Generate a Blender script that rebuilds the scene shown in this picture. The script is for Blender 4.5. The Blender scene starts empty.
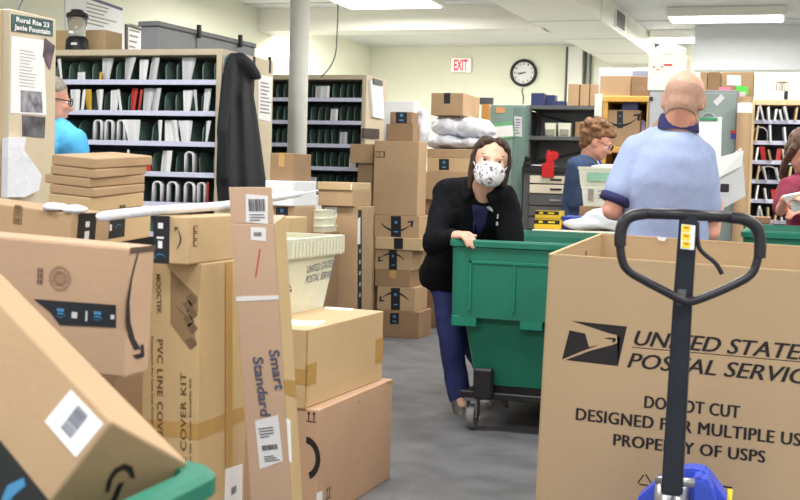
import bpy, bmesh, math, random
from mathutils import Vector, Matrix, Euler, noise
R = math.radians
V = Vector
random.seed(7)
S = bpy.context.scene
COL = S.collection

# ---------------------------------------------------------------- camera
CAM = V((0, 0, 1.12)); YAW = R(18); PITCH = R(3.4); ROLL = R(1.6); FPX = 1200.0
_r = V((math.cos(YAW), math.sin(YAW), 0))
_f = V((-math.sin(YAW) * math.cos(PITCH), math.cos(YAW) * math.cos(PITCH), -math.sin(PITCH)))
_u = _r.cross(_f)
CX = _r * math.cos(ROLL) + _u * math.sin(ROLL)
CY = -_r * math.sin(ROLL) + _u * math.cos(ROLL)
cam = bpy.data.cameras.new('camera'); cam_o = bpy.data.objects.new('camera', cam); COL.objects.link(cam_o)
cam.sensor_width = 36; cam.lens = 36 * FPX / 800
mw = Matrix.Identity(4)
for i, a in enumerate((CX, CY, -_f)):
    for j in range(3): mw[j][i] = a[j]
mw.translation = CAM
cam_o.matrix_world = mw
cam.dof.use_dof = True; cam.dof.focus_distance = 5.5; cam.dof.aperture_fstop = 8.0
cam.clip_start = .05; cam.clip_end = 100
S.camera = cam_o

# ---------------------------------------------------------------- world, lamps, exposure
S.view_settings.view_transform = 'Standard'
S.view_settings.look = 'None'
S.view_settings.gamma = 1.0
S.view_settings.use_curve_mapping = False
S.view_settings.exposure = 0.27
w = bpy.data.worlds.new('world'); S.world = w; w.use_nodes = True
w.node_tree.nodes['Background'].inputs[0].default_value = (0.95, 0.97, 1.0, 1)
w.node_tree.nodes['Background'].inputs[1].default_value = 1.0
CEIL = 3.0
def lamp(x, y, sx, sy, power, z=CEIL - .14):
    l = bpy.data.lights.new('unseen_lamp', 'AREA'); l.shape = 'RECTANGLE'; l.size = sx; l.size_y = sy
    l.energy = power; l.color = (1.0, 0.985, 0.955)
    o = bpy.data.objects.new('unseen_lamp', l); COL.objects.link(o); o.location = (x, y, z)
LAMP_SPOTS = []   # filled below: fixtures in view have a body, those outside the frame only shine
for x, y in ((-2.6, 1.2), (-.2, 1.2), (2.2, 1.2), (-3.6, 4.2), (-1.2, 4.2), (1.4, 4.2), (-1.9, 7.4), (.4, 7.4), (-1.3, 9.4), (-4.4, 10.6), (2.2, 8.2)):
    lamp(x, y, 1.2, .6, 46)
lamp(-4.3, 13.45, 1.6, .6, 95, CEIL - .03); lamp(.8, 15.5, 1.6, .6, 40, CEIL - .03); lamp(-3.0, 13.4, .8, .6, 45, CEIL - .03)   # fill lamps added unseen behind the beam and far soffit to brighten the back

# ---------------------------------------------------------------- pixel -> place helpers
def ray(px, py):
    x = (px - 400) / FPX; y = -(py - 250) / FPX
    return CX * x + CY * y + _f
_fh = V((-math.sin(YAW), math.cos(YAW), 0))
def P(px, py, d):
    """point seen at px,py at horizontal distance d along the view"""
    r = ray(px, py); return CAM + r * (d / r.dot(_fh))
def PY(px, py, Y):
    r = ray(px, py); return CAM + r * ((Y - CAM.y) / r.y)
def PX(px, py, X):
    r = ray(px, py); return CAM + r * ((X - CAM.x) / r.x)
def PZ(px, py, Z):
    r = ray(px, py); return CAM + r * ((Z - CAM.z) / r.z)

# ---------------------------------------------------------------- materials
def lin(c): return tuple(((v / 255) / 12.92 if v / 255 <= .04045 else ((v / 255 + .055) / 1.055) ** 2.4) for v in c)
MATS = {}
def mat(name, rgb, rough=.6, metal=0, var=.08, scale=8, bump=0, bscale=40, spec=.4, emit=0, alpha=1, trans=0, rgb2=None, stretch=None, detail=4):
    if name in MATS: return MATS[name]
    m = bpy.data.materials.new(name); m.use_nodes = True; MATS[name] = m
    nt = m.node_tree; b = nt.nodes['Principled BSDF']
    c = lin(rgb)
    b.inputs['Roughness'].default_value = rough; b.inputs['Metallic'].default_value = metal
    b.inputs['Specular IOR Level'].default_value = spec
    tc = nt.nodes.new('ShaderNodeTexCoord')
    src = tc.outputs['Object']
    if stretch:
        mp = nt.nodes.new('ShaderNodeMapping'); mp.inputs['Scale'].default_value = stretch
        nt.links.new(src, mp.inputs[0]); src = mp.outputs[0]
    if var or rgb2:
        n = nt.nodes.new('ShaderNodeTexNoise'); n.inputs['Scale'].default_value = scale; n.inputs['Detail'].default_value = detail
        nt.links.new(src, n.inputs['Vector'])
        cr = nt.nodes.new('ShaderNodeValToRGB')
        cr.color_ramp.elements[0].position = .3; cr.color_ramp.elements[1].position = .7
        c2 = lin(rgb2) if rgb2 else tuple(min(1, v * (1 + var)) for v in c)
        c1 = c if rgb2 else tuple(v * (1 - var) for v in c)
        cr.color_ramp.elements[0].color = (*c1, 1); cr.color_ramp.elements[1].color = (*c2, 1)
        nt.links.new(n.outputs['Fac'], cr.inputs[0]); nt.links.new(cr.outputs[0], b.inputs['Base Color'])
    else:
        b.inputs['Base Color'].default_value = (*c, 1)
    if bump:
        n2 = nt.nodes.new('ShaderNodeTexNoise'); n2.inputs['Scale'].default_value = bscale; n2.inputs['Detail'].default_value = 4
        nt.links.new(src, n2.inputs['Vector'])
        bp = nt.nodes.new('ShaderNodeBump'); bp.inputs['Strength'].default_value = bump; bp.inputs['Distance'].default_value = .02
        nt.links.new(n2.outputs['Fac'], bp.inputs['Height']); nt.links.new(bp.outputs[0], b.inputs['Normal'])
    if emit:
        b.inputs['Emission Color'].default_value = (*c, 1); b.inputs['Emission Strength'].default_value = emit
    if trans:
        b.inputs['Transmission Weight'].default_value = trans
    if alpha < 1: b.inputs['Alpha'].default_value = alpha
    return m
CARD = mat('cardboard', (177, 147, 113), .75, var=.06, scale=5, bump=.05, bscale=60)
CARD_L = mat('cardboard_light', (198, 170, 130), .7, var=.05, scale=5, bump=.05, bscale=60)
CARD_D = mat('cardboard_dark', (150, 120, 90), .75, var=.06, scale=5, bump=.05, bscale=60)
CARD_P = mat('cardboard_pinkish', (192, 158, 130), .75, var=.05, scale=5, bump=.05, bscale=60)
CARD_Y = mat('cardboard_yellowish', (196, 168, 124), .7, var=.05, scale=5, bump=.05, bscale=60)
TAPE = mat('packing_tape', (186, 148, 88), .3, var=.04, scale=20)
TAPE_K = mat('black_tape', (28, 30, 36), .35, var=.1, scale=20)
BLUE_INK = mat('blue_print', (70, 140, 190), .4, var=.1)
GREY_INK = mat('grey_print', (150, 140, 128), .7, var=.08)
INK = mat('black_print', (38, 34, 36), .7, var=.1)
INK_B = mat('brown_print', (110, 84, 56), .8, var=.05)
SLATE_INK = mat('slate_print', (88, 92, 112), .7, var=.08)
PAPER = mat('white_paper', (238, 238, 240), .6, var=.02)
PAPER_G = mat('grey_paper', (205, 206, 210), .6, var=.04)
POLY = mat('white_poly', (226, 228, 236), .35, var=.04, scale=6, bump=.5, bscale=14)
PLAS_W = mat('cream_corrugated_plastic', (226, 226, 205), .45, var=.04, scale=12)
GREEN = mat('green_plastic', (24, 122, 100), .42, var=.08, scale=5, bump=.03, bscale=90)
GREEN_D = mat('green_plastic_tub', (26, 112, 90), .5, var=.08, scale=5, bump=.03, bscale=90)
BLK = mat('black_metal', (34, 34, 38), .4, var=.12, scale=20)
BLKP = mat('black_grip', (40, 38, 44), .35, var=.1, scale=20)
STEEL = mat('steel', (170, 172, 176), .3, .8, var=.08)
RUBBER = mat('grey_rubber', (130, 130, 132), .6, var=.1)
BEIGE = mat('beige_case', (206, 192, 166), .5, var=.03)
CASE_IN = mat('case_inside', (104, 106, 116), .6, var=.1)
LIP = mat('shelf_label_strip', (214, 216, 240), .35, var=.05, scale=40)
DIVG = mat('green_divider', (112, 138, 128), .5, var=.15, scale=10)
GREYM = mat('grey_metal', (136, 138, 142), .45, var=.04)
GREYL = mat('light_grey_metal', (176, 178, 182), .45, var=.04)
GGREEN = mat('grey_green_metal', (126, 152, 144), .5, var=.05)
LOCKG = mat('locker_grey_green', (134, 148, 144), .45, var=.04)
DARKM = mat('dark_grey_metal', (88, 90, 92), .5, var=.1)
WALLM = mat('wall_paint', (238, 238, 218), .7, var=.02, scale=2, bump=.03, bscale=50)
WHITEP = mat('white_paint', (240, 238, 228), .6, var=.02, scale=3)
WOODY = mat('yellow_wood', (222, 172, 84), .5, var=.1, scale=4, stretch=(1, 1, 8))
WOODL = mat('pale_wood', (220, 196, 150), .5, var=.08, scale=4, stretch=(8, 8, 1))
RED = mat('red_plastic', (200, 30, 36), .4, var=.06)
BLUE = mat('blue_paint', (66, 90, 206), .38, var=.1, scale=12)
YEL = mat('yellow_print', (240, 214, 40), .5, var=.05)
CREAM = mat('cream_metal', (224, 216, 196), .5, var=.04)
NAVY = mat('navy_card', (52, 60, 104), .5, var=.1)

# ---------------------------------------------------------------- mesh helpers
def link(o): COL.objects.link(o); return o
def finish(name, bm, m, parent=None, smooth=False):
    me = bpy.data.meshes.new(name)
    bmesh.ops.recalc_face_normals(bm, faces=bm.faces[:])
    bm.to_mesh(me); bm.free()
    for mm in (m if isinstance(m, (list, tuple)) else [m]): me.materials.append(mm)
    if smooth:
        for p in me.polygons: p.use_smooth = True
    o = bpy.data.objects.new(name, me); link(o)
    if parent is not None: o.parent = parent
    return o
def tag(o, label=None, cat=None, group=None, kind=None):
    if label: o['label'] = label
    if cat: o['category'] = cat
    if group: o['group'] = group
    if kind: o['kind'] = kind
    return o
def thing(name, label, cat, M=None, group=None):
    o = bpy.data.objects.new(name, None); link(o); o.empty_display_size = .1
    if M is not None: o.matrix_world = M if isinstance(M, Matrix) else Matrix.Translation(V(M))
    return tag(o, label, cat, group)
def bx(bm, x0, x1, y0, y1, z0, z1, bev=0, M=None, seg=1):
    n0 = len(bm.verts)
    r = bmesh.ops.create_cube(bm, size=1)
    vs = r['verts']
    for v in vs: v.co = V((x0 + (v.co.x + .5) * (x1 - x0), y0 + (v.co.y + .5) * (y1 - y0), z0 + (v.co.z + .5) * (z1 - z0)))
    if bev:
        es = {e for v in vs for e in v.link_edges}
        rr = bmesh.ops.bevel(bm, geom=list(es), offset=bev, segments=seg, affect='EDGES', profile=.5)
        vs = list({v for f in rr['faces'] for v in f.verts} | {v for v in vs if v.is_valid})
    if M is not None:
        bmesh.ops.transform(bm, matrix=M, verts=[v for v in vs if v.is_valid])
    return vs
def box(name, m, x0, x1, y0, y1, z0, z1, parent=None, bev=.003, M=None):
    bm = bmesh.new(); bx(bm, min(x0, x1), max(x0, x1), min(y0, y1), max(y0, y1), min(z0, z1), max(z0, z1), bev, M)
    return finish(name, bm, m, parent)
def loft(bm, rings, cap=True, closed=True):
    rv = [[bm.verts.new(p) for p in ring] for ring in rings]
    n = len(rv[0])
    for a, b in zip(rv, rv[1:]):
        for i in range(n if closed else n - 1):
            j = (i + 1) % n
            bm.faces.new((a[i], a[j], b[j], b[i]))
    if cap:
        bm.faces.new(rv[0][::-1]); bm.faces.new(rv[-1])
    return rv
def tube(bm, pts, r, n=10, closed=False):
    pts = [V(p) for p in pts]; N = len(pts)
    rad = r if isinstance(r, (list, tuple)) else [r] * N
    t0 = (pts[1] - pts[0]).normalized()
    a = t0.orthogonal().normalized(); rings = []
    for i, p in enumerate(pts):
        if closed: t = (pts[(i + 1) % N] - pts[i - 1]).normalized()
        else: t = (pts[min(i + 1, N - 1)] - pts[max(i - 1, 0)]).normalized()
        a = (a - t * a.dot(t)).normalized(); b = t.cross(a)
        rings.append([p + (a * math.cos(2 * math.pi * k / n) + b * math.sin(2 * math.pi * k / n)) * rad[i] for k in range(n)])
    if closed: rings.append(rings[0])
    if closed:
        rv = [[bm.verts.new(p) for p in ring] for ring in rings[:-1]]; rv.append(rv[0])
        for x, y in zip(rv, rv[1:]):
            for i in range(n): bm.faces.new((x[i], x[(i + 1) % n], y[(i + 1) % n], y[i]))
    else: loft(bm, rings)
def smoothpath(pts, it=2, closed=False):
    pts = [V(p) for p in pts]
    for _ in range(it):
        out = [] if closed else [pts[0]]
        n = len(pts)
        for i in range(n if closed else n - 1):
            a, b = pts[i], pts[(i + 1) % n]
            out += [a * .75 + b * .25, a * .25 + b * .75]
        if not closed: out.append(pts[-1])
        pts = out
    return pts
def cyl(bm, p0, p1, r0, r1=None, n=20):
    tube(bm, [p0, p1], [r0, r0 if r1 is None else r1], n)
def ell(bm, c, r, M3=None, n=16):
    rr = bmesh.ops.create_uvsphere(bm, u_segments=n, v_segments=max(6, n * 3 // 4), radius=1)
    c = V(c)
    for v in rr['verts']:
        p = V((v.co.x * r[0], v.co.y * r[1], v.co.z * r[2]))
        v.co = c + (M3 @ p if M3 else p)
def capsule(bm, p0, p1, r0, r1, n=14):
    p0, p1 = V(p0), V(p1); t = (p1 - p0).normalized()
    pts, rs = [], []
    for k in range(5):
        a = math.pi / 2 * (1 - k / 4); pts.append(p0 - t * r0 * math.sin(a)); rs.append(max(1e-4, r0 * math.cos(a)))
    for k in range(5):
        a = math.pi / 2 * k / 4; pts.append(p1 + t * r1 * math.sin(a)); rs.append(max(1e-4, r1 * math.cos(a)))
    tube(bm, pts, rs, n)
def remeshed(name, bm, m, voxel=.008, smooth=3, parent=None, disp=None):
    """fuse overlapping closed shapes into one continuous skin"""
    o = finish('tmp', bm, m)
    md = o.modifiers.new('r', 'REMESH'); md.mode = 'VOXEL'; md.voxel_size = voxel; md.use_smooth_shade = True
    if smooth:
        sm = o.modifiers.new('s', 'SMOOTH'); sm.iterations = smooth; sm.factor = .5
    dg = bpy.context.evaluated_depsgraph_get()
    me = bpy.data.meshes.new_from_object(o.evaluated_get(dg))
    me.name = name
    bpy.data.objects.remove(o)
    if disp:
        amp, sc = disp
        me.calc_loop_triangles()
        ns = [v.normal.copy() for v in me.vertices]
        for v, nn in zip(me.vertices, ns): v.co += nn * amp * noise.fractal(v.co * sc, .7, 2, 3)
    for p in me.polygons: p.use_smooth = True
    if not me.materials: me.materials.append(m)
    n = bpy.data.objects.new(name, me); link(n)
    if parent is not None: n.parent = parent
    return n

# ---------------------------------------------------------------- faces that carry tape, labels and print
class Face:
    def __init__(s, Mw, Ml=None, parent=None, half=None):
        s.Mw = Mw; s.Ml = Ml or Matrix.Identity(4); s.parent = parent; s.half = half; s.inv = Mw.inverted()
    def at(s, px, py):
        o = s.inv @ CAM; d = s.inv.to_3x3() @ ray(px, py)
        t = -o.z / d.z; q = o + d * t
        return V((q.x, q.y))
def fmat(o, u, v):
    u = V(u); v = V(v); n = u.cross(v)
    M = Matrix.Identity(4)
    for i, a in enumerate((u, v, n)):
        for j in range(3): M[j][i] = a[j]
    M.translation = V(o); return M
def clip_uv(face, pts):
    if not face.half: return pts
    hw, hh = face.half
    return [V((max(-hw, min(hw, p[0])), max(-hh, min(hh, p[1])))) for p in pts]
def decal(face, pts, m, name, t=.0015, lift=.0, clip=True, top=None):
    pts = [V(p) for p in pts]
    if clip: pts = clip_uv(face, pts)
    ar = sum(a.x * b.y - b.x * a.y for a, b in zip(pts, pts[1:] + pts[:1]))
    if ar < 0: pts = pts[::-1]
    bm = bmesh.new()
    lo = [bm.verts.new(face.Ml @ V((p.x, p.y, lift + .0002))) for p in pts]
    hi = [bm.verts.new(face.Ml @ V((p.x, p.y, lift + t))) for p in pts]
    bm.faces.new(hi); bm.faces.new(lo[::-1])
    n = len(pts)
    for i in range(n): bm.faces.new((lo[i], lo[(i + 1) % n], hi[(i + 1) % n], hi[i]))
    o = finish(name, bm, m, top if top is not None else face.parent)
    if face.parent is None and top is None: o.matrix_world = face.Mw
    return o
def rect(cu, cv, w, h, rot=0):
    c, s = math.cos(rot), math.sin(rot)
    return [V((cu + x * c - y * s, cv + x * s + y * c)) for x, y in ((-w / 2, -h / 2), (w / 2, -h / 2), (w / 2, h / 2), (-w / 2, h / 2))]
def qpx(face, *pp): return [face.at(*p) for p in pp]
_TXT = {}
def text(face, s, a, b, capr=.72, cap=None, m=INK, shear=0, bold=.02, name='lettering', lift=.0006, top=None, spacing=1, double=0):
    """words running from uv a to uv b; cap height in metres (or from the natural proportions)"""
    key = (s, shear, bold, spacing)
    if key not in _TXT:
        cu = bpy.data.curves.new('t', 'FONT'); cu.body = s; cu.size = 1; cu.shear = shear; cu.offset = bold; cu.extrude = 0
        cu.space_character = spacing; cu.resolution_u = 3; cu.fill_mode = 'FRONT'
        o = bpy.data.objects.new('t', cu); link(o)
        me = bpy.data.meshes.new_from_object(o.evaluated_get(bpy.context.evaluated_depsgraph_get()))
        bpy.data.objects.remove(o); _TXT[key] = me
    me0 = _TXT[key]
    xs = [v.co.x for v in me0.vertices]; x0, x1 = min(xs), max(xs)
    bm = bmesh.new(); bm.from_mesh(me0)
    d = b - a; L = d.length; d.normalize(); nrm = V((-d.y, d.x))
    sx = L / (x1 - x0); sy = sx if cap is None else cap / .7
    up = []
    for v in bm.verts:
        p = a + d * ((v.co.x - x0) * sx) + nrm * (v.co.y * sy)
        v.co = face.Ml @ V((p.x, p.y, lift + .0012))
    if double:
        g = bmesh.ops.duplicate(bm, geom=bm.verts[:] + bm.edges[:] + bm.faces[:])
        nl = face.Ml.to_3x3() @ V((d.x * double, d.y * double, .0003))
        for v in g['geom']:
            if isinstance(v, bmesh.types.BMVert): v.co += nl
    me = bpy.data.meshes.new(name); bm.to_mesh(me); bm.free(); me.materials.append(m)
    o = bpy.data.objects.new(name, me); link(o)
    o.parent = top if top is not None else face.parent
    return o
def strokes(face, polys, m, name, lift=.0004, t=.001, top=None):
    """several flat print marks in one printed mark"""
    bm = bmesh.new()
    for pts in polys:
        pts = [V(p) for p in pts]
        vs = [bm.verts.new(face.Ml @ V((p.x, p.y, lift + t))) for p in pts]
        bm.faces.new(vs)
    bmesh.ops.remove_doubles(bm, verts=bm.verts[:], dist=.00005)
    return finish(name, bm, m, top if top is not None else face.parent)
def smile_polys(cu, cv, w, rot=0, sag=.22, th=.075, flip=1):
    """curved arrow mark"""
    N = 14; lo, hi = [], []
    for i in range(N + 1):
        s = i / N; x = (s - .5) * w; y = -sag * w * (1 - (2 * s - 1) ** 2)
        k = th * w * (.25 + .75 * math.sin(math.pi * min(1, s * .9 + .1)))
        lo.append((x, y - k * .5)); hi.append((x, y + k * .5))
    arc = lo + hi[::-1]
    h = [(w * .38, .10 * w), (w * .58, .13 * w), (w * .56, -.09 * w), (w * .50, -.06 * w), (w * .505, .07 * w), (w * .39, .055 * w)]
    c, s_ = math.cos(rot), math.sin(rot)
    T = lambda p: V((cu + (p[0] * flip) * c - p[1] * s_, cv + (p[0] * flip) * s_ + p[1] * c))
    # split arc in quads so it stays flat-filled
    quads = [[T(lo[i]), T(lo[i + 1]), T(hi[i + 1]), T(hi[i])] for i in range(N)]
    return quads + [[T(h[0]), T(h[1]), T(h[4]), T(h[5])], [T(h[1]), T(h[2]), T(h[3]), T(h[4])]]
def smile(box_, face, cu, cv, w, rot=0, **k):
    return strokes(box_.f[face], smile_polys(cu, cv, w, rot, **k), INK, 'curved_arrow_mark')
def bars(face, cu, cv, w, h, rot=0, n=14, m=INK, name='barcode', lift=.0016, top=None):
    rr = random.Random(n * 17 + int(w * 1e4)); polys = []
    x = -w / 2
    while x < w / 2:
        bw = w / n * rr.choice((.3, .5, .8))
        c, s = math.cos(rot), math.sin(rot)
        polys.append([V((cu + a * c - b * s, cv + a * s + b * c)) for a, b in ((x, -h / 2), (x + bw, -h / 2), (x + bw, h / 2), (x, h / 2))])
        x += bw + w / n * rr.choice((.3, .5))
    return strokes(face, polys, m, name, lift=lift, t=.0006, top=top)
def lines(face, cu, cv, w, h, n, rot=0, m=SLATE_INK, name='print_lines', lift=.0016, thick=.35, top=None):
    rr = random.Random(n + int(abs(cu) * 1e4)); polys = []
    for i in range(n):
        y = h / 2 - (i + .5) * h / n; l = w * rr.uniform(.55, 1); k = h / n * thick / 2
        c, s = math.cos(rot), math.sin(rot)
        polys.append([V((cu + a * c - b * s, cv + a * s + b * c)) for a, b in ((-w / 2, y - k), (-w / 2 + l, y - k), (-w / 2 + l, y + k), (-w / 2, y + k))])
    return strokes(face, polys, m, name, lift=lift, t=.0006, top=top)

class Carton:
    """a cardboard box: base-centre frame M, size w,d,h; faces F R L T K"""
    def __init__(s, name, label, M, w, d, h, m=CARD, tape=None, cat='box', group=None, bev=.004, seam='x'):
        s.w, s.d, s.h = w, d, h; s.M = M
        s.o = thing(name, label, cat, M, group)
        bm = bmesh.new(); bx(bm, -w / 2, w / 2, -d / 2, d / 2, 0, h, min(bev, h * .15, w * .15), seg=2)
        s.body = finish('carton_body', bm, m, s.o)
        L = {'F': (fmat((0, -d / 2, h / 2), (1, 0, 0), (0, 0, 1)), (w / 2, h / 2)), 'R': (fmat((w / 2, 0, h / 2), (0, 1, 0), (0, 0, 1)), (d / 2, h / 2)),
             'L': (fmat((-w / 2, 0, h / 2), (0, -1, 0), (0, 0, 1)), (d / 2, h / 2)), 'T': (fmat((0, 0, h), (1, 0, 0), (0, 1, 0)), (w / 2, d / 2))}
        s.f = {k: Face(M @ a, a, s.o, hf) for k, (a, hf) in L.items()}
        if tape:
            tw = .05 if min(w, d) > .18 else .03
            g = .0008
            if seam == 'x':   # seam along local x, tape over top and down both ends
                decal(s.f['T'], rect(0, 0, w + .002, tw), tape, 'tape', .001, clip=False)
                for k in 'RL': decal(s.f[k], rect(0, h / 2 - min(.04, h * .25) , tw, min(.08, h * .5)), tape, 'tape', .001)
            else:
                decal(s.f['T'], rect(0, 0, tw, d + .002), tape, 'tape', .001, clip=False)
                decal(s.f['F'], rect(0, h / 2 - min(.04, h * .25), tw, min(.08, h * .5)), tape, 'tape', .001)
def TR(x, y, z, rz=0, ry=0, rx=0):
    return Matrix.Translation((x, y, z)) @ Matrix.Rotation(R(rz), 4, 'Z') @ Matrix.Rotation(R(ry), 4, 'Y') @ Matrix.Rotation(R(rx), 4, 'X')
def cpx(name, label, x0, x1, yt, yb, Y, depth, m=CARD, z0=None, rz=0, tape=None, group=None, seam='x', cat='box', h=None):
    """a carton standing square in the room whose front face, at depth Y, spans these columns and rows"""
    ym = (yt + yb) / 2; xm = (x0 + x1) / 2
    X0, X1 = PY(x0, ym, Y).x, PY(x1, ym, Y).x
    zt, zb = PY(xm, yt, Y).z, PY(xm, yb, Y).z
    if z0 is not None: zb = z0
    if h is not None: zt = zb + h
    c = Carton(name, label, TR((X0 + X1) / 2, Y + depth / 2, zb, rz), X1 - X0, depth, zt - zb, m, tape, cat, group, seam=seam)
    c.z1 = zt; c.X0, c.X1, c.Y0, c.Y1, c.z0 = X0, X1, Y, Y + depth, zb
    return c

# ================================================================ THE ROOM
XL, XR, YB, YF = -5.85, 3.6, 16.4, -2.0
def struct(o): o['kind'] = 'structure'; return o
FLOORM = mat('floor_concrete', (96, 97, 101), .5, var=.16, scale=5, bump=.1, bscale=70, rgb2=(126, 127, 131), detail=10)
CEILM = mat('ceiling_tile', (226, 226, 224), .8, var=.03, scale=3)
struct(box('floor', FLOORM, XL - .2, XR + .2, YF, YB + .2, -.1, 0, bev=0))
struct(box('wall_back', WALLM, XL - .2, XR + .2, YB, YB + .15, 0, CEIL, bev=0))
struct(box('wall_left', WALLM, XL - .15, XL, YF, YB, 0, CEIL, bev=0))
struct(box('wall_right', WALLM, XR, XR + .15, YF, YB, 0, CEIL, bev=0))
struct(box('ceiling', CEILM, XL - .2, XR + .2, YF, YB + .2, CEIL, CEIL + .1, bev=0))
bm = bmesh.new()
for i in range(8): bx(bm, XL, XR, 1.2 + i * 1.83, 1.225 + i * 1.83, CEIL - .006, CEIL + .001)
struct(finish('trim_1', bm, GREYL))
# dropped beam across the far end and the boxed duct running away from us
DX0, DX1, DZ = -2.55, -1.6, 2.74
e0, e1 = PZ(574, 2, DZ), PZ(651, 55, DZ); l0, l1 = PZ(535, 27.6, DZ), PZ(608, 61, DZ)
k_ = (e1.x - e0.x) / (e1.y - e0.y)
def dx1(y): return e0.x + k_ * (y - e0.y)
wd = ((dx1(l0.y) - l0.x) + (dx1(l1.y) - l1.x)) / 2
bm = bmesh.new(); loft(bm, [[V((dx1(y) - wd, y, DZ)), V((dx1(y), y, DZ)), V((dx1(y), y, CEIL)), V((dx1(y) - wd, y, CEIL))] for y in (6.0, YB)])
duct = struct(finish('trim_3', bm, WHITEP))
bm = bmesh.new()
for y in (7.5, 9.0, 10.5, 12.0, 13.5, 15.0):
    bx(bm, dx1(y) - wd - .004, dx1(y) + .004, y, y + .025, DZ - .004, CEIL)
finish('duct_seam', bm, mat('duct_seam_paint', (214, 212, 206), .6), duct)
def y_on_duct(px):
    best = min((abs((PY(px, 25, y).x) - dx1(y)), y) for y in [8 + .02 * q for q in range(400)]); return best[1]
for n_, (px0, px1) in enumerate(((614, 624), (653, 659))):
    ya, yb_ = y_on_duct(px0), y_on_duct(px1); ym = (ya + yb_) / 2; hw = (yb_ - ya) / 2
    t = thing('air_vent', 'dark air vent on the ceiling duct side, %s' % ('the nearer of two' if n_ == 0 else 'the farther of two'), 'vent', TR(dx1(ym), ym, 2.87, -math.degrees(math.atan(k_))), 'vents on the duct side')
    box('vent_frame', WHITEP, 0, .016, -hw, hw, -.1, .1, t, .002)
    box('vent_grille', DARKM, .012, .02, -hw * .82, hw * .82, -.085, .085, t, .001)
struct(box('trim_2', WHITEP, XL, dx1(12.8) - wd + .02, 12.55, 12.95, DZ, CEIL, bev=.004))
# lowered white soffit over the far case
HB = PY(695, 27, 14.5), PY(695, 70, 14.5)
struct(box('trim_4', mat('soffit_panel', (226, 230, 232), .6, var=.02), HB[0].x, XR, 14.5, 14.8, HB[1].z, CEIL, bev=.004))
# ceiling fixtures seen in the photo
LIT = mat('lit_diffuser', (255, 250, 240), .5, var=0, emit=5)
def fixture(label, x, y, sx, sy, z=CEIL):
    t = thing('ceiling_light', label, 'ceiling light', (x, y, z), 'fluorescent ceiling lights')
    bm = bmesh.new(); bx(bm, -sx / 2, sx / 2, -sy / 2, sy / 2, -.1, 0, .01); finish('light_housing', bm, WHITEP, t)
    bm = bmesh.new(); bx(bm, -sx / 2 + .03, sx / 2 - .03, -sy / 2 + .03, sy / 2 - .03, -.112, -.098, .004); finish('diffuser', bm, LIT, t)
    l = bpy.data.lights.new('lamp_light', 'AREA'); l.shape = 'RECTANGLE'; l.size = sx; l.size_y = sy; l.energy = 46; l.color = (1, .985, .955)
    o = bpy.data.objects.new('lamp_light', l); link(o); o.parent = t; o.location = (0, 0, -.13)
a = PZ(390, 6, CEIL - .112)
fixture('lit fluorescent ceiling light in front of the beam, above the column of boxes', a.x, 11.7, 1.05, .65)
a = PZ(726, 20, CEIL - .112)
fixture('lit fluorescent ceiling light above the white soffit and the bald man', a.x, a.y, 1.2, .5)
a = PZ(700, 38, CEIL - .112)
fixture('small far lit ceiling light partly behind the white soffit', a.x, a.y + .3, 1.2, .5)
# pillar
c = PY(298, 100, 7.58)
bm = bmesh.new(); cyl(bm, (0, 0, 0), (0, 0, CEIL - .03), .066, n=32); bx(bm, -.1, .1, -.1, .1, CEIL - .03, CEIL, .01)
col = finish('round_pillar', bm, mat('pillar_paint', (206, 204, 196), .5, var=.03), None, True); col.location = (c.x, 7.58, 0)
tag(col, 'round white painted pillar standing between the two green-divided cases', 'pillar')
# loose cable from the ceiling
bm = bmesh.new()
tube(bm, smoothpath([PY(338, -16, 8.3), PY(338, 12, 8.3), PY(337, 35, 8.3), PY(336, 55, 8.3), PY(330, 68, 8.3), PY(322, 76, 8.42), PY(321, 76.5, 8.44)], 2), .005, 8)
tag(finish('hanging_cable', bm, mat('cable_grey', (120, 118, 112), .5)), 'thin grey cable hanging from the ceiling to the far sorting case', 'cable')
# exit sign and clock on the back wall
FB = Face(fmat((0, YB, 0), (1, 0, 0), (0, 0, 1)))
def wallquad(x0, y0, x1, y1):
    a, b, c_, d_ = (FB.at(x0, y0), FB.at(x1, y0), FB.at(x1, y1), FB.at(x0, y1)); return a, b, c_, d_
a = PY(462, 65.5, YB)
t = thing('exit_sign', 'white EXIT sign with red letters on the far wall', 'exit sign', (a.x, YB, a.z))
box('sign_housing', WHITEP, -.15, .15, -.06, 0, -.105, .105, t, .006)
bx_f = Face(Matrix.Translation((a.x, YB, a.z)) @ fmat((0, -.06, 0), (1, 0, 0), (0, 0, 1)), fmat((0, -.06, 0), (1, 0, 0), (0, 0, 1)), t)
decal(bx_f, rect(0, 0, .27, .18), mat('sign_face', (250, 226, 222), .5, var=0, emit=.5), 'sign_face', .002)
text(bx_f, 'EXIT', V((-.1, -.07)), V((.1, -.07)), cap=.145, m=mat('exit_red', (226, 50, 70), .5, var=0, emit=.4), bold=.03, lift=.002)
a = PY(524, 73, YB)
t = thing('wall_clock', 'round black-rimmed wall clock with white face on the far wall', 'clock', (a.x, YB, a.z))
bm = bmesh.new(); tube(bm, [V((math.cos(k / 32 * 6.28319) * .17, -.03, math.sin(k / 32 * 6.28319) * .17)) for k in range(32)], .022, 10, True); finish('clock_rim', bm, BLK, t, True)
bm = bmesh.new(); cyl(bm, (0, 0, 0), (0, -.03, 0), .165, n=40); finish('clock_face', bm, PAPER, t)
ck = Face(Matrix.Translation((a.x, YB - .03, a.z)) @ fmat((0, 0, 0), (1, 0, 0), (0, 0, 1)), fmat((0, -.03, 0), (1, 0, 0), (0, 0, 1)), t)
for k in range(1, 13):
    an = R(90 - 30 * k); cx, cy = .125 * math.cos(an), .125 * math.sin(an); hw = .009 * len(str(k))
    text(ck, str(k), V((cx - hw, cy - .013)), V((cx + hw, cy - .013)), cap=.028, name='numeral')
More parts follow.
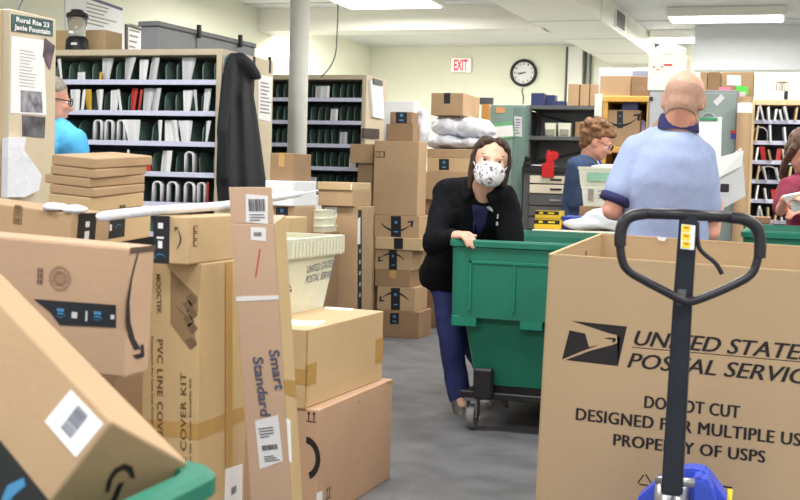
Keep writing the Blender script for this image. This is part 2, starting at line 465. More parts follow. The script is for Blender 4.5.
def hand_(an, l, wd): 
    an = R(an); strokes(ck, [[V((-wd * math.sin(an) - .03 * math.cos(an), wd * math.cos(an) - .03 * math.sin(an))), V((wd * math.sin(an) - .03 * math.cos(an), -wd * math.cos(an) - .03 * math.sin(an))), V((wd * .6 * math.sin(an) + l * math.cos(an), -wd * .6 * math.cos(an) + l * math.sin(an))), V((-wd * .6 * math.sin(an) + l * math.cos(an), wd * .6 * math.cos(an) + l * math.sin(an)))]], INK, 'clock_hand', lift=.003)
hand_(183, .115, .006); hand_(200, .08, .009)
bm = bmesh.new(); tube(bm, smoothpath([PY(523, 88, YB) + V((0, -.012, 0)), PY(522, 92, YB) + V((0, -.012, 0)), PY(524, 97, YB) + V((0, -.012, 0)), PY(523, 104, YB) + V((0, -.012, 0))]), .007, 8)
tag(finish('clock_cord', bm, BLK), 'short dark cord hanging below the wall clock', 'cord')
# electrical panel and conduit on the far wall
a, b = PY(570, 47, YB), PY(583, 84, YB)
t = thing('wall_duct_riser', 'white boxed riser with dark conduit down the far wall beside the clock', 'riser', ((a.x + b.x) / 2, YB, b.z - .8))
hw = (b.x - a.x) / 2
box('riser_cover', WHITEP, -hw, hw, -.12, 0, 0, a.z - b.z + .8, t, .006)
for sx in (-hw - .03, hw + .03, hw + .1):
    bm = bmesh.new(); cyl(bm, (sx, -.04, 0), (sx, -.04, a.z - b.z + .8), .016); finish('conduit', bm, DARKM, t)

# ================================================================ SORTING CASES
def sorting_case(name, label, X0, X1, Y0, Y1, ztop, lips, ndiv, dh, frame=BEIGE, divm=DIVG, dthick=.006, leg=True, ddepth=.26, lipm=LIP, seed=1):
    t = thing(name, label, 'sorting case', ((X0 + X1) / 2, Y0, 0))
    w = (X1 - X0) / 2; d = Y1 - Y0
    bm = bmesh.new()
    bx(bm, -w, -w + .035, 0, d, 0, ztop, .003); bx(bm, w - .035, w, 0, d, 0, ztop, .003)
    bx(bm, -w + .03, w - .03, .0, d, ztop - .035, ztop, .003); bx(bm, -w + .03, w - .03, .02, d, .04, .09, .003)
    finish('case_frame', bm, frame, t)
    box('case_back', CASE_IN, -w + .03, w - .03, d - .03, d - .01, .06, ztop - .03, t, 0)
    rr = random.Random(seed)
    for i, z in enumerate(lips):
        sh = box('shelf', CASE_IN, -w + .035, w - .035, .012, d - .03, z - .012, z, t, 0)
        box('label_strip', lipm, -w + .035, w - .035, 0, .012, z - .02, z + .009, sh, .001)
        for k in range(ndiv):
            x = -w + .035 + (k + .5) * (2 * w - .07) / ndiv + rr.uniform(-.006, .006)
            bm = bmesh.new(); prof = [(.075, 0), (.075, dh * .55)]
            for q in range(7):
                an = math.pi - q / 6 * math.pi / 2; prof.append((.075 + dh * .45 + dh * .45 * math.cos(an), dh * .55 + dh * .45 * math.sin(an)))
            prof += [(ddepth, dh), (ddepth, 0)]
            ln = rr.uniform(-.012, .012)
            loft(bm, [[V((x + s * dthick / 2 + ln * pz / dh, py, z + pz)) for py, pz in prof] for s in (-1, 1)])
            finish('divider', bm, divm, t)
    return t
CA = dict(X0=-4.45, X1=-3.085, Y0=6.155, Y1=6.86, z=1.823)
LA = [1.64, 1.463, 1.289, 1.114, .94, .765]
sorting_case('sorting_case', 'wide beige sorting case with green dividers and white shelf strips beside the black jacket', CA['X0'], CA['X1'], CA['Y0'], CA['Y1'], CA['z'], LA, 16, .125)
LB = [1.705, 1.533, 1.36, 1.187, 1.014, .84]
sorting_case('sorting_case', 'farther beige sorting case densely filled with dark dividers behind the white pillar', -4.05, -3.05, 8.47, 8.95, 1.885, LB, 16, .125, seed=2)
LC = [PY(770, y, 8.95).z for y in (121, 142, 161.5, 181, 200.5, 221)]
sorting_case('sorting_case', 'pale wooden sorting case with white mail behind the woman in maroon', -.315, 1.1, 8.95, 9.4, PY(770, 100, 8.95).z, LC, 6, .09, WOODL, DARKM, seed=3)

ORD = ['first', 'second', 'third', 'fourth', 'fifth', 'sixth', 'seventh', 'eighth', 'ninth', 'tenth', 'eleventh', 'twelfth', 'thirteenth', 'fourteenth', 'fifteenth', 'sixteenth']
def mail(name, label, cat, x, y, z, w, h, yaw, lean, m, group, thick=.004, curl=.02, tap=1):
    """one flat or letter standing on a shelf: a slightly curled sheet"""
    bm = bmesh.new(); N = 6; rings = []
    for i in range(N + 1):
        u = -w / 2 + w * i / N; k = curl * math.cos(math.pi * i / N * 1.3)
        rings.append([V((u * tap, k - thick / 2, 0)), V((u * tap, k + thick / 2, 0)), V((u + lean * h * .6, k + thick / 2 + lean * h, h)), V((u + lean * h * .6, k - thick / 2 + lean * h, h))])
    loft(bm, rings)
    o = finish(name, bm, m); o.matrix_world = TR(x, y, z, yaw)
    tag(o, label, cat, group); return o
def loopmail(label, x, y, z, h, wd, m, group, dep=.05):
    """a magazine bent into an upside-down loop between two dividers"""
    bm = bmesh.new(); pts = []
    for i in range(15):
        a = math.pi * i / 14; pts.append((-wd / 2 * math.cos(a), h - wd / 2 + wd / 2 * math.sin(a)))
    pts = [(-wd / 2, 0)] + pts + [(wd / 2, 0)]
    rings = []
    for i, (px, pz) in enumerate(pts):
        q0, q1 = pts[max(0, i - 1)], pts[min(len(pts) - 1, i + 1)]
        nx, nz = -(q1[1] - q0[1]), q1[0] - q0[0]; l = math.hypot(nx, nz) or 1; nx, nz = nx / l * .0035, nz / l * .0035
        rings.append([V((px - nx, 0, pz - nz)), V((px + nx, 0, pz + nz)), V((px + nx, dep, pz + nz)), V((px - nx, dep, pz - nz))])
    loft(bm, rings); o = finish('bent_magazine', bm, m, None, True); o.matrix_world = TR(x, y, z, 0)
    return tag(o, label, 'magazine', group)
MY = mat('yellow_envelope', (214, 172, 60), .6, var=.05); MR = mat('red_mail', (200, 62, 56), .5, var=.1); MB_ = mat('blue_mail', (84, 100, 150), .5, var=.1)
MC = {'w': (PAPER, 'white'), 'g': (PAPER_G, 'pale grey'), 'y': (MY, 'yellow'), 'r': (MR, 'red'), 'k': (GREYM, 'dark grey'), 'b': (MB_, 'blue'), 'c': (CARD_L, 'tan')}
rowsA = [  # (px centre, px width, colour, kind)
 [(64, 8, 'w', 0), (83, 7, 'w', 2), (102, 6, 'y', 2), (107, 10, 'g', 1), (129, 16, 'g', 1), (144, 8, 'w', 0), (154, 12, 'g', 1), (188, 12, 'g', 1)],
 [(69, 11, 'w', 0), (77, 9, 'w', 0), (84, 7, 'w', 0), (91, 7, 'y', 0), (102, 12, 'w', 0), (115, 8, 'w', 0), (123, 6, 'w', 0), (134, 6, 'r', 1), (141, 6, 'r', 0), (148, 9, 'g', 1), (156, 11, 'g', 1), (188, 9, 'w', 0), (199, 7, 'g', 0), (207, 6, 'w', 1)],
 [(101, 9, 'w', 3), (112, 9, 'w', 3), (124, 8, 'w', 3), (135, 15, 'w', 0), (162, 8, 'w', 0), (172, 13, 'w', 0), (178, 10, 'w', 0), (187, 12, 'w', 0), (208, 8, 'w', 0)],
 [(133, 5, 'w', 0), (146, 11, 'r', 2), (167, 14, 'w', 0), (192, 10, 'w', 3)],
 [(160, 10, 'w', 3), (175, 11, 'w', 3), (192, 11, 'w', 3), (204, 8, 'w', 3), (210, 4, 'r', 0)]]
for r_, row in enumerate(rowsA):
    yrow = (81.5, 112, 142, 172.5, 202)[r_]
    for i, (px, wpx, cl, kind) in enumerate(row):
        p = PY(px, yrow, CA['Y0'] + .06); m_, cn = MC[cl]; w_ = wpx / 172
        where = '%s from the left on the %s shelf of the wide beige case' % (ORD[i], ['top', 'second', 'third', 'fourth', 'fifth'][r_])
        if kind == 3: loopmail('%s bent magazine, %s' % (cn, where), p.x, CA['Y0'] + .018, LA[r_], .125, w_ * .9, m_, 'bent magazines in the wide beige case')
        else:
            h = {0: .13, 1: .14, 2: .055}[kind]
            mail('envelope', '%s envelope, %s' % (cn, where), 'envelope', p.x, CA['Y0'] + .036 + .008 * (i % 2), LA[r_], w_ * 1.2, h, 20 if i % 2 else -18, .12 if kind == 1 else -.12 + .1 * (i % 3), m_, 'envelopes in the wide beige case', curl=.012, tap=(.55, .75, 1, .6)[i % 4] if kind != 2 else 1)
rc = random.Random(5)
for r_, (row, z) in enumerate(zip(([(-.06, 'g'), (.01, 'w')], [(.1, 'w')], [(-.3, 'w'), (.2, 'g')], [(-.24, 'r'), (.3, 'w'), (-.4, 'w')], [(-.1, 'w')]), LB)):
    for i, (dx, cl) in enumerate(row):
        mail('envelope', '%s envelope among the dark dividers on the %s shelf behind the pillar' % (MC[cl][1], ['top', 'second', 'third', 'fourth', 'fifth'][r_]) + (', the %s one' % ORD[i] if sum(c_ == cl for _, c_ in row) > 1 else ''), 'envelope', -3.4 + dx * .8, 8.51, z, .05, .1, 30, .1, MC[cl][0], 'envelopes in the far case')
rowsC = [('w', 7, .09), ('w', 3, .1), ('r', 6, .09), ('w', 4, .09), ('w', 5, .09), ('w', 7, .09)]
for r_, (cl, n_, h_) in enumerate(rowsC):
    for i in range(n_):
        px = 756 + i * (44 / n_) + rc.uniform(-1, 1)
        p = PY(px, (121, 142, 161.5, 181, 200.5, 221)[r_], 9.0)
        c2 = 'r' if (r_ == 2 and i in (1, 3)) or (r_ == 4 and i == 2) else ('c' if rc.random() < .2 else 'w')
        mail('envelope', '%s envelope leaning, %s from the left on the %s shelf of the pale wooden case' % (MC[c2][1], ORD[i], ['top', 'second', 'third', 'fourth', 'fifth', 'sixth'][r_]), 'envelope',
             p.x, 8.985, LC[r_], .012 if c2 != 'r' else .035, h_ * rc.uniform(.85, 1.2), 5, rc.uniform(-.5, -.1) if i % 3 else .2, MC[c2][0], 'envelopes in the pale wooden case', thick=.16 if c2 != 'r' else .05, curl=0)
for k, (px, y_, r_) in enumerate(((760, 142, 1), (768, 181, 3))):
    p = PY(px, y_, 9.0); loopmail('white magazine bent into a loop on the %s shelf of the pale wooden case' % ['second', 'fourth'][k], p.x, 8.97, LC[r_], .105, .1 if k == 0 else .14, PAPER, 'bent magazines in the pale wooden case')

# the end of the first case by the frame edge
JX = -3.1; JY0, JY1, JZ = 4.25, 4.577, 1.775
bm = bmesh.new(); t = thing('sorting_case', 'tall beige case end with pinned notices at the edge of the frame', 'sorting case', (JX - .4, JY0, 0))
box('side_panel', BEIGE, .36, .4, .0, JY1 - JY0, 0, JZ, t, .004)
box('front_stile', mat('beige_stile', (196, 172, 134), .5), .33, .362, -.004, .03, 0, JZ, t, .003)
box('case_body', GGREEN, -.4, .36, .03, JY1 - JY0 - .02, .05, JZ - .01, t, .004)
FJ = Face(fmat((JX, 0, 0), (0, 1, 0), (0, 0, 1)))
def sheet(name, label, cat, face, pp, m=PAPER, t=.002, group=None, lift=.001):
    pts = qpx(face, *pp); c = sum(pts, V((0, 0))) / len(pts)
    F2 = Face(face.Mw @ Matrix.Translation((c.x, c.y, 0)))
    o = decal(F2, [p - c for p in pts], m, name, t, lift, clip=False)
    tag(o, label, cat, group)
    return o, Face(F2.Mw, Matrix.Translation((0, 0, lift + t)), o)
SIGNB = mat('sign_dark', (36, 52, 60), .4, var=.5, scale=9, rgb2=(70, 110, 104))
o, f = sheet('name_sign', 'dark green route sign with two lines of white lettering on the case end', 'sign', FJ, ((11, 14), (52, 20.5), (52, 36.5), (11, 31)), SIGNB, .004)
wt = PAPER
text(f, 'Rural Rte 23', f.at(15, 21.5), f.at(48, 27.5), cap=.02, m=wt, bold=.03)
text(f, 'Janie Fountain', f.at(13, 29), f.at(49, 34.5), cap=.02, m=wt, bold=.03)
o, f = sheet('paper_notice', 'white typed notice with a picture at its foot on the case end', 'notice', FJ, ((11, 36), (43, 40), (46, 115), (10, 113)), PAPER, .002)
lines(f, 0, .03, .13, .16, 12, m=mat('faint_print', (190, 188, 186), .7), thick=.3)
decal(f, qpx(f, (20, 90), (41, 92), (42, 113), (20, 112)), mat('photo_print', (176, 176, 186), .4, var=.6, scale=22, rgb2=(80, 70, 80)), 'printed_picture', .0006)
o, f = sheet('photo_print', 'dark photograph tilted at the corner of the white notice', 'photo', FJ, ((44, 38), (54, 46), (49, 70), (42, 56)), mat('dark_photo', (40, 30, 50), .35, var=.6, scale=16, rgb2=(120, 100, 110)), .002, lift=.004)
o, f = sheet('photo_print', 'small dark photograph below the white notice', 'photo', FJ, ((22, 115), (45, 117), (44, 138), (22, 136)), mat('dark_photo2', (40, 36, 38), .35, var=.6, scale=12, rgb2=(120, 120, 126)), .002)
o, f = sheet('paper_bag', 'crumpled white plastic bag pinned low on the case end', 'bag', FJ, ((2, 138), (20, 137), (18, 150), (36, 175), (33, 190), (18, 197), (1, 197)), POLY, .03)
bm = bmesh.new(); q0 = PX(17, 10, JX - .03); tube(bm, smoothpath([q0 + V((0, 0, -.012)), q0 + V((0, .02, .03)), q0 + V((0, .05, .07)), q0 + V((0, .09, .09))]), .006, 8); 
ell(bm, q0 + V((0, .1, .085)), (.02, .03, .022))
tag(finish('desk_lamp', bm, DARKM, None, True), 'small dark clip lamp standing on top of the case end', 'lamp')

# things on top of the wide case
zt = CA['z']
t0 = PY(77, 49, 6.35)
t = thing('kitchen_blender', 'countertop blender with black base and clear jar on top of the wide case', 'blender', (t0.x, 6.35, zt))
bm = bmesh.new(); tube(bm, [(0, 0, 0), (0, 0, .02), (0, 0, .08), (0, 0, .1)], [.068, .07, .066, .05], 24); finish('motor_base', bm, BLK, t, True)
GLASS = mat('clear_jar', (240, 244, 246), .05, var=0, trans=.85)
bm = bmesh.new(); tube(bm, [(0, 0, .09), (0, 0, .11), (0, 0, .215)], [.042, .05, .062], 24); finish('jar', bm, GLASS, t, True)
bm = bmesh.new(); tube(bm, [(0, 0, .213), (0, 0, .235), (0, 0, .245)], [.066, .066, .05], 24); bx(bm, -.03, .03, -.03, .03, .243, .262, .006); finish('lid', bm, BLK, t, True)
fb = Face(Matrix.Translation((t0.x, 6.35, zt)) @ fmat((.015, -.0695, .05), (1, 0, 0), (0, 0, 1)), fmat((.015, -.0695, .05), (1, 0, 0), (0, 0, 1)), t)
decal(fb, rect(.01, 0, .04, .014), PAPER, 'maker_plate', .003)
cpx('cardboard_box', 'plain tan box behind the blender on top of the wide case', 53, 105, 30, 49.5, 6.5, .2, CARD_L, z0=zt)
# long grey metal unit lying across
pa, pb = P(158, 50, 6.95), P(255, 50, 8.0)
d_ = V((pb.x - pa.x, pb.y - pa.y)); L_ = d_.length; ang = math.degrees(math.atan2(d_.y, d_.x))
M = TR(pa.x, pa.y, zt, ang)
t = thing('grey_metal_cabinet', 'long grey metal cabinet lying on top of the wide case', 'cabinet', M)
hh = P(158, 21, 6.95).z - zt - .03
box('cabinet_body', GREYM, 0, L_, 0, .12, 0, hh, t, .004)
box('cabinet_lid', mat('grey_lid', (118, 120, 124), .45), -.015, L_, -.012, .132, hh, hh + .03, t, .006)
for q in (L_ * .36, L_ * .8): box('latch', BLK, q - .012, q + .012, -.03, -.006, hh - .02, hh + .06, t, .003)
bm = bmesh.new(); bx(bm, L_ * .36 - .004, L_ * .36 + .004, -.004, 0, .01, hh - .01); finish('panel_seam', bm, DARKM, t)
# posters on the side wall above
FL = Face(fmat((XL, 0, 0), (0, 1, 0), (0, 0, 1)))
o, f = sheet('wall_poster', 'large white printed poster on the wall above the wide case', 'poster', FL, ((64, -14), (122, 9), (124, 62), (66, 58)), PAPER, .004)
lines(f, .1, .12, .5, .2, 6, m=GREY_INK, thick=.3); lines(f, .05, -.12, .4, .2, 6, m=mat('purple_print', (150, 144, 180), .6), thick=.3)
decal(f, qpx(f, (64, -12), (122, 8), (122, 11), (64, -9)), NAVY, 'poster_band', .001)
o, f = sheet('framed_notice', 'small dark-framed white notice on the wall beside the poster', 'notice', FL, ((125, 24), (142, 29), (142, 64), (125, 62)), mat('frame_dark', (70, 66, 74), .5), .01)
decal(f, qpx(f, (127, 27), (140, 31), (140, 62), (127, 60)), PAPER, 'notice_sheet', .002); lines(f, 0, .05, .2, .3, 6, lift=.003, m=GREY_INK)

# jacket and papers on the end of the wide case
FA = Face(fmat((CA['X1'], 0, 0), (0, 1, 0), (0, 0, 1)))
o, f = sheet('paper_notice', 'typed white sheet half behind the hanging black jacket', 'notice', FA, ((258, 74), (272, 77), (270, 122), (258, 119)), PAPER, .002)
lines(f, .01, 0, .16, .2, 9, m=GREY_INK)
o, f = sheet('paper_notice', 'green and white papers pinned at the shoulder of the hanging jacket', 'notice', FA, ((223, 55), (229, 56), (229, 82), (223, 80)), mat('green_white_paper', (90, 140, 120), .6, var=.3, scale=20, rgb2=(215, 220, 218)), .004)
for px in (254, 270):
    p = PX(px, 65, CA['X1']); o = box('slot_handle', BLK, CA['X1'] - .01, CA['X1'] + .006, p.y - .012, p.y + .012, p.z - .05, p.z + .05, None, .004)
    tag(o, 'small black slot handle high on the case end, %s' % ('beside the jacket collar' if px < 260 else 'the farther of two'), 'handle', 'slot handles on the case end')
def jp(px, py, dx): return PX(px, py, CA['X1'] + dx)
bm = bmesh.new()
prof = [(53, 231, 240, .03), (57, 228, 245, .05), (66, 225, 251, .07), (78, 223, 255, .075), (95, 220, 254, .075), (120, 218, 258, .07), (150, 217, 262, .07), (180, 216, 266, .075), (207, 218, 268, .06)]
rings = []
for i, (y, a_, b_, dp) in enumerate(prof):
    ring = []
    for k in range(60):
        an = 2 * math.pi * k / 60; fx_ = .5 + .5 * math.cos(an); px = a_ + (b_ - a_) * fx_
        fold = .55 + .45 * math.cos(fx_ * 17 + .25 * i) * (0 if i < 2 else min(1, (i - 1) / 3))
        dep = dp * max(0, math.sin(an)) ** .6 * (.55 + .45 * fold) + .003
        ring.append(jp(px, y, dep))
    rings.append(ring)
loft(bm, rings)
hood = [jp(240, 60, .05), jp(248, 68, .07), jp(254, 74, .08), jp(259, 77, .07)]
for a_, b_, r0, r1 in ((0, 1, .045, .05), (1, 2, .05, .036), (2, 3, .036, .016)): capsule(bm, hood[a_], hood[b_], r0, r1)
capsule(bm, jp(228, 76, .06), jp(222, 130, .075), .034, .03); capsule(bm, jp(222, 130, .075), jp(224, 176, .07), .03, .026)
JK = mat('jacket_black', (30, 32, 38), .75, var=.2, scale=5, bump=.25, bscale=12)
j = remeshed('hanging_jacket', bm, JK, .008, 2); tag(j, 'black hooded jacket hanging on the end of the wide sorting case', 'jacket')

# papers and trays on the end of the far case
FBc = Face(fmat((-3.05, 0, 0), (0, 1, 0), (0, 0, 1)))
o, f = sheet('clipboard', 'white papers on a clipboard hanging on the far case end', 'clipboard', FBc, ((368, 80), (380, 84), (382, 119), (371, 117)), PAPER, .02)
decal(f, qpx(f, (370, 78), (379, 81), (379, 86), (370, 84)), DARKM, 'clip', .01, clip=False)
cpx('cardboard_box', 'small tan box stuck out beside the far case end above a gap', 350, 373, 144, 163, 8.1, .2, CARD)
o, f = sheet('paper_notice', 'small dark and white card low on the far case end', 'notice', FBc, ((362, 128), (378, 129), (378, 139), (362, 138)), mat('dark_card', (70, 56, 54), .6), .01)

# ================================================================ CARTONS
def tape_mark(c, f, px0, px1, y0, y1, m=TAPE_K, blue=True, name='black_tape'):
    F = c.f[f]; pts = qpx(F, (px0, y0), (px1, y0), (px1, y1), (px0, y1)); decal(F, pts, m, name, .0012)
    if blue:
        a, b = F.at((px0 + px1) / 2, y0 + (y1 - y0) * .3), F.at((px0 + px1) / 2, y0 + (y1 - y0) * .75); w_ = abs(F.at(px1, y0).x - F.at(px0, y0).x)
        strokes(F, [rect(a.x, a.y, w_ * .26, w_ * .26)], BLUE_INK, 'tape_print', lift=.0012); strokes(F, [rect(b.x, b.y, w_ * .4, w_ * .12)], BLUE_INK, 'tape_print', lift=.0012)

# ---- middle stack against the far wall of boxes (base first)
Y = 8.0; g = 'boxes stacked in the middle of the room'
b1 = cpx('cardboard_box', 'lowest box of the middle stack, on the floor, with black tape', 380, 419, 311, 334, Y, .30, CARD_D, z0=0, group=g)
tape_mark(b1, 'F', 390, 399, 313, 324); 
b2 = cpx('cardboard_box', 'second box up in the middle stack with black tape and arrow mark', 377, 415, 287, 311, Y, .30, CARD, z0=b1.z1, group=g)
tape_mark(b2, 'F', 391, 400, 288, 310); F = b2.f['F']; q = F.at(395, 299); smile(b2, 'F', q.x, q.y, .2, math.pi)
b3 = cpx('cardboard_box', 'plain wide box third up in the middle stack', 375, 410, 270, 287, Y, .30, CARD_D, z0=b2.z1, group=g, tape=TAPE, seam='y')
b4 = cpx('cardboard_box', 'fourth box up in the middle stack with upturned arrow mark', 375, 412, 249.5, 270, Y, .30, CARD, z0=b3.z1, group=g)
tape_mark(b4, 'F', 389, 397, 250, 270); q = b4.f['F'].at(392, 259); smile(b4, 'F', q.x, q.y, .18, math.pi)
b5 = cpx('cardboard_box', 'flat box with a black square mark in the middle stack', 375, 422, 237.5, 250, Y - .02, .30, CARD_L, z0=b4.z1, group=g)
tape_mark(b5, 'F', 394, 403, 238, 249, blue=False)
b6 = cpx('cardboard_box', 'box with arrow mark and black tape under the big plain box', 374, 419, 215.5, 237.5, Y, .30, CARD, z0=b5.z1, group=g)
tape_mark(b6, 'F', 391, 401, 216, 237); q = b6.f['F'].at(396, 224); smile(b6, 'F', q.x, q.y, .22)
b7 = cpx('cardboard_box', 'big plain square box high in the middle stack with faint stamp', 373.5, 418, 141, 216, Y, .2, CARD, z0=b6.z1, group=g)
F = b7.f['F']; q = F.at(380.5, 154.5); strokes(F, [rect(q.x, q.y, .07, .045), ], INK_B, 'stamp'); strokes(F, [rect(q.x - .02, q.y, .02, .03), rect(q.x + .01, q.y, .025, .03)], CARD, 'stamp_window', lift=.0016)
b8 = cpx('cardboard_box', 'medium tan box on top of the big plain box', 386, 413, 124, 141, Y + .02, .16, CARD_D, z0=b7.z1, group=g)
b9 = cpx('cardboard_box', 'small black-taped box topping the middle stack', 390, 412, 112, 124, Y + .02, .15, CARD_D, z0=b8.z1, group=g)
tape_mark(b9, 'F', 396, 407, 112, 123)
# left neighbours of the stack
b = cpx('cardboard_box', 'tall narrow box beside the middle stack, behind the labelled tall box', 361, 374, 236, 318, 8.1, .4, CARD_L, z0=0)
b0 = cpx('cardboard_box', 'box with a black tape end resting on the tall narrow box', 357, 372, 163.5, 236, 8.15, .35, CARD, z0=b.z1); tape_mark(b0, 'F', 366, 372, 208, 217, blue=False)
# leaning sheet box behind the woman
p = P(418, 340, 8.55)
M = TR(b1.X1 + .115, 8.5, 0, 0, 0, -3)
c = Carton('cardboard_box', 'tall flat carton standing behind the woman in the black jacket', M, .19, .08, .72, CARD, None)
# ---- right neighbour stack behind the woman
Y = 8.75; g = 'boxes stacked behind the woman'
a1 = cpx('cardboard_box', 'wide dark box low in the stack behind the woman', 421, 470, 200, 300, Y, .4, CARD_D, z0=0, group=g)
a2 = cpx('cardboard_box', 'open-edged tan box in the stack behind the woman', 421, 472, 172, 200, Y - .03, .42, CARD, z0=a1.z1, group=g)
a3 = cpx('cardboard_box', 'box with black tape square below the white mail bags', 427, 474, 158, 172, Y, .42, CARD_L, z0=a2.z1, group=g); tape_mark(a3, 'F', 439, 449, 159, 170)
a4 = cpx('cardboard_box', 'flat box directly under the white mail bags', 427, 478, 149, 158, Y, .42, CARD, z0=a3.z1, group=g)
def lump(name, label, cat, blobs, m, seed=0, voxel=.012, amp=.016, sc=9, group=None):
    bm = bmesh.new()
    c0 = sum((V(b[0]) for b in blobs), V((0, 0, 0))) / len(blobs)
    for c_, r_ in blobs: ell(bm, V(c_) - c0, r_)
    o = remeshed(name, bm, m, voxel, 3, None, (amp, sc)); o.location = c0
    return tag(o, label, cat, group)
def pl(px, py, Y): return PY(px, py, Y)
s = 1 / 133
z4 = a4.z1
lump('poly_mailer', 'white plastic mail bag lying flat on the box stack, the lower of two', 'mail bag', [((pl(450, 145, Y).x - .05, Y + .2, z4 + .055), (.24, .18, .05)), ((pl(468, 145, Y).x, Y + .2, z4 + .055), (.15, .17, .05))], POLY, group='white bags on the stack')
lump('poly_mailer', 'puffy white plastic mail bag with blue print, upper of the two behind the woman', 'mail bag', [((pl(446, 132, Y).x, Y + .2, z4 + .17), (.18, .16, .075)), ((pl(466, 132, Y).x, Y + .18, z4 + .175), (.16, .15, .08)), ((pl(478, 140, Y).x, Y + .18, z4 + .15), (.09, .13, .055)), ((pl(436, 127, Y).x, Y + .2, z4 + .19), (.1, .1, .06))], POLY, group='white bags on the stack')
zz = PY(455, 116.5, Y).z
at_ = cpx('cardboard_box', 'tan box perched on the white mail bags below the EXIT sign', 431, 463, 93, 117, Y + .05, .5, CARD, z0=z4 + .255, tape=TAPE_K, seam='y')
lump('poly_mailer', 'narrow white plastic mailer wedged upright between the two box stacks', 'mail bag', [((pl(420, 130, 8.2).x, 8.25, b7.z1 + .1), (.055, .06, .13)), ((pl(421, 113, 8.2).x, 8.25, b7.z1 + .2), (.045, .05, .05))], POLY)
cpx('storage_carton', 'white carton standing behind the top of the middle stack', 384, 414, 101, 141, 8.205, .1, PAPER, z0=b6.z1)

# ---- tall labelled stack by the tote
Y = 5.58
k1 = cpx('cardboard_box', 'tall box with white label and black tape strip on its side, behind the tote', 320, 357, 206, 300, Y, .24, CARD, z0=0)
F = k1.f['F']; decal(F, qpx(F, (325, 207.5), (337, 207), (337, 217), (325, 217)), PAPER, 'shipping_label'); q = F.at(331, 212); bars(F, q.x, q.y, .045, .03)
q = F.at(329, 224); bars(F, q.x, q.y, .055, .03, m=INK_B)
F = k1.f['R']; decal(F, qpx(F, (357.5, 210), (361.5, 210), (361.5, 320), (357.5, 320)), TAPE_K, 'black_tape'); decal(F, qpx(F, (352, 219), (360, 217), (360, 244), (352, 245)), PAPER, 'shipping_label', .002)
strokes(F, [rect(F.at(359.5, 240 + 11 * i).x, F.at(359.5, 240 + 11 * i).y, .012, .02) for i in range(6)], PAPER, 'tape_print', lift=.0014)
k2 = cpx('cardboard_box', 'open shallow box on top of the tall labelled box', 318, 353, 190, 206, Y - .03, .27, CARD, z0=k1.z1)
k3 = cpx('cardboard_box', 'shallow box lid with a white label corner, topmost by the far case', 317, 352, 182, 190.5, Y - .04, .28, CARD_L, z0=k2.z1); F = k3.f['F']; decal(F, qpx(F, (351, 184), (361, 183), (361, 190), (351, 191)), PAPER, 'corner_label')
# ---- stack below the pillar
Y = 5.1
n0 = cpx('cardboard_box', 'box with a black tape end at the bottom of the stack by the pillar', 272, 294, 206, 330, Y, .25, CARD, z0=0); tape_mark(n0, 'F', 276, 288, 207, 219)
n1 = cpx('storage_carton', 'white carton between two brown boxes by the pillar', 265, 293.5, 180.5, 206, Y - .02, .28, mat('white_carton', (222, 226, 230), .5, var=.02), z0=n0.z1)
n2 = cpx('cardboard_box', 'dark brown box on the white carton in front of the pillar', 270, 293, 153, 180.5, Y, .22, CARD_D, z0=n1.z1, tape=TAPE, seam='y')
cpx('cardboard_box', 'yellowish box top just behind the white tote', 262, 289, 217, 240, 4.75, .2, CARD_Y, z0=0)
# stacked white mail trays behind tote
def mailtray(label, px0, px1, yt, yb, Y, dep, z0=None, group=None, m=PLAS_W):
    X0, X1 = PY(px0, yt, Y).x, PY(px1, yt, Y).x; zb = PY(px0, yb, Y).z if z0 is None else z0; zt = PY((px0 + px1) / 2, yt, Y).z
    t = thing('mail_tray', label, 'mail tray', ((X0 + X1) / 2, Y + dep / 2, zb), group)
    w_, h_ = (X1 - X0) / 2, zt - zb
    def rr(a, b, z): return [V((-a, -b, z)), V((a, -b, z)), V((a, b, z)), V((-a, b, z))]
    bm = bmesh.new(); d2 = dep / 2; k = .012
    loft(bm, [rr(w_ * .88, d2 * .9, 0), rr(w_ * .97, d2 * .97, h_ * .86), rr(w_, d2, h_ * .86), rr(w_, d2, h_), rr(w_ - k, d2 - k, h_), rr(w_ * .88 - k, d2 * .9 - k, .012)])
    finish('tray_body', bm, m, t)

    return t, zt, Face(Matrix.Translation(t.matrix_world.translation) @ fmat((0, -d2 * .955, h_ / 2), (1, 0, 0), (0, 0, 1)), fmat((0, -d2 * .955, h_ / 2), (1, 0, 0), (0, 0, 1)), t, (w_ * .9, h_ / 2))
z_ = 0
sup = cpx('cardboard_box', 'brown box holding the small white trays beside the labelled tall box', 300, 322, 232, 300, 5.3, .22, CARD_D, z0=0)
z_ = sup.z1
for i in range(3):
    yt = 226 - i * 8
    t, z_, _ = mailtray('white plastic tray, %s of the small nest behind the tote' % ['lowest', 'middle', 'topmost'][i], 305 + i, 324 - i, yt, yt + 8, 5.32, .18, z0=z_, group='nested white trays behind the tote')
cpx('cardboard_box', 'box behind the nested white trays, under the far case shelves', 296, 316, 195, 236, 6.6, .3, mat('white_carton2', (214, 216, 222), .5), z0=0)

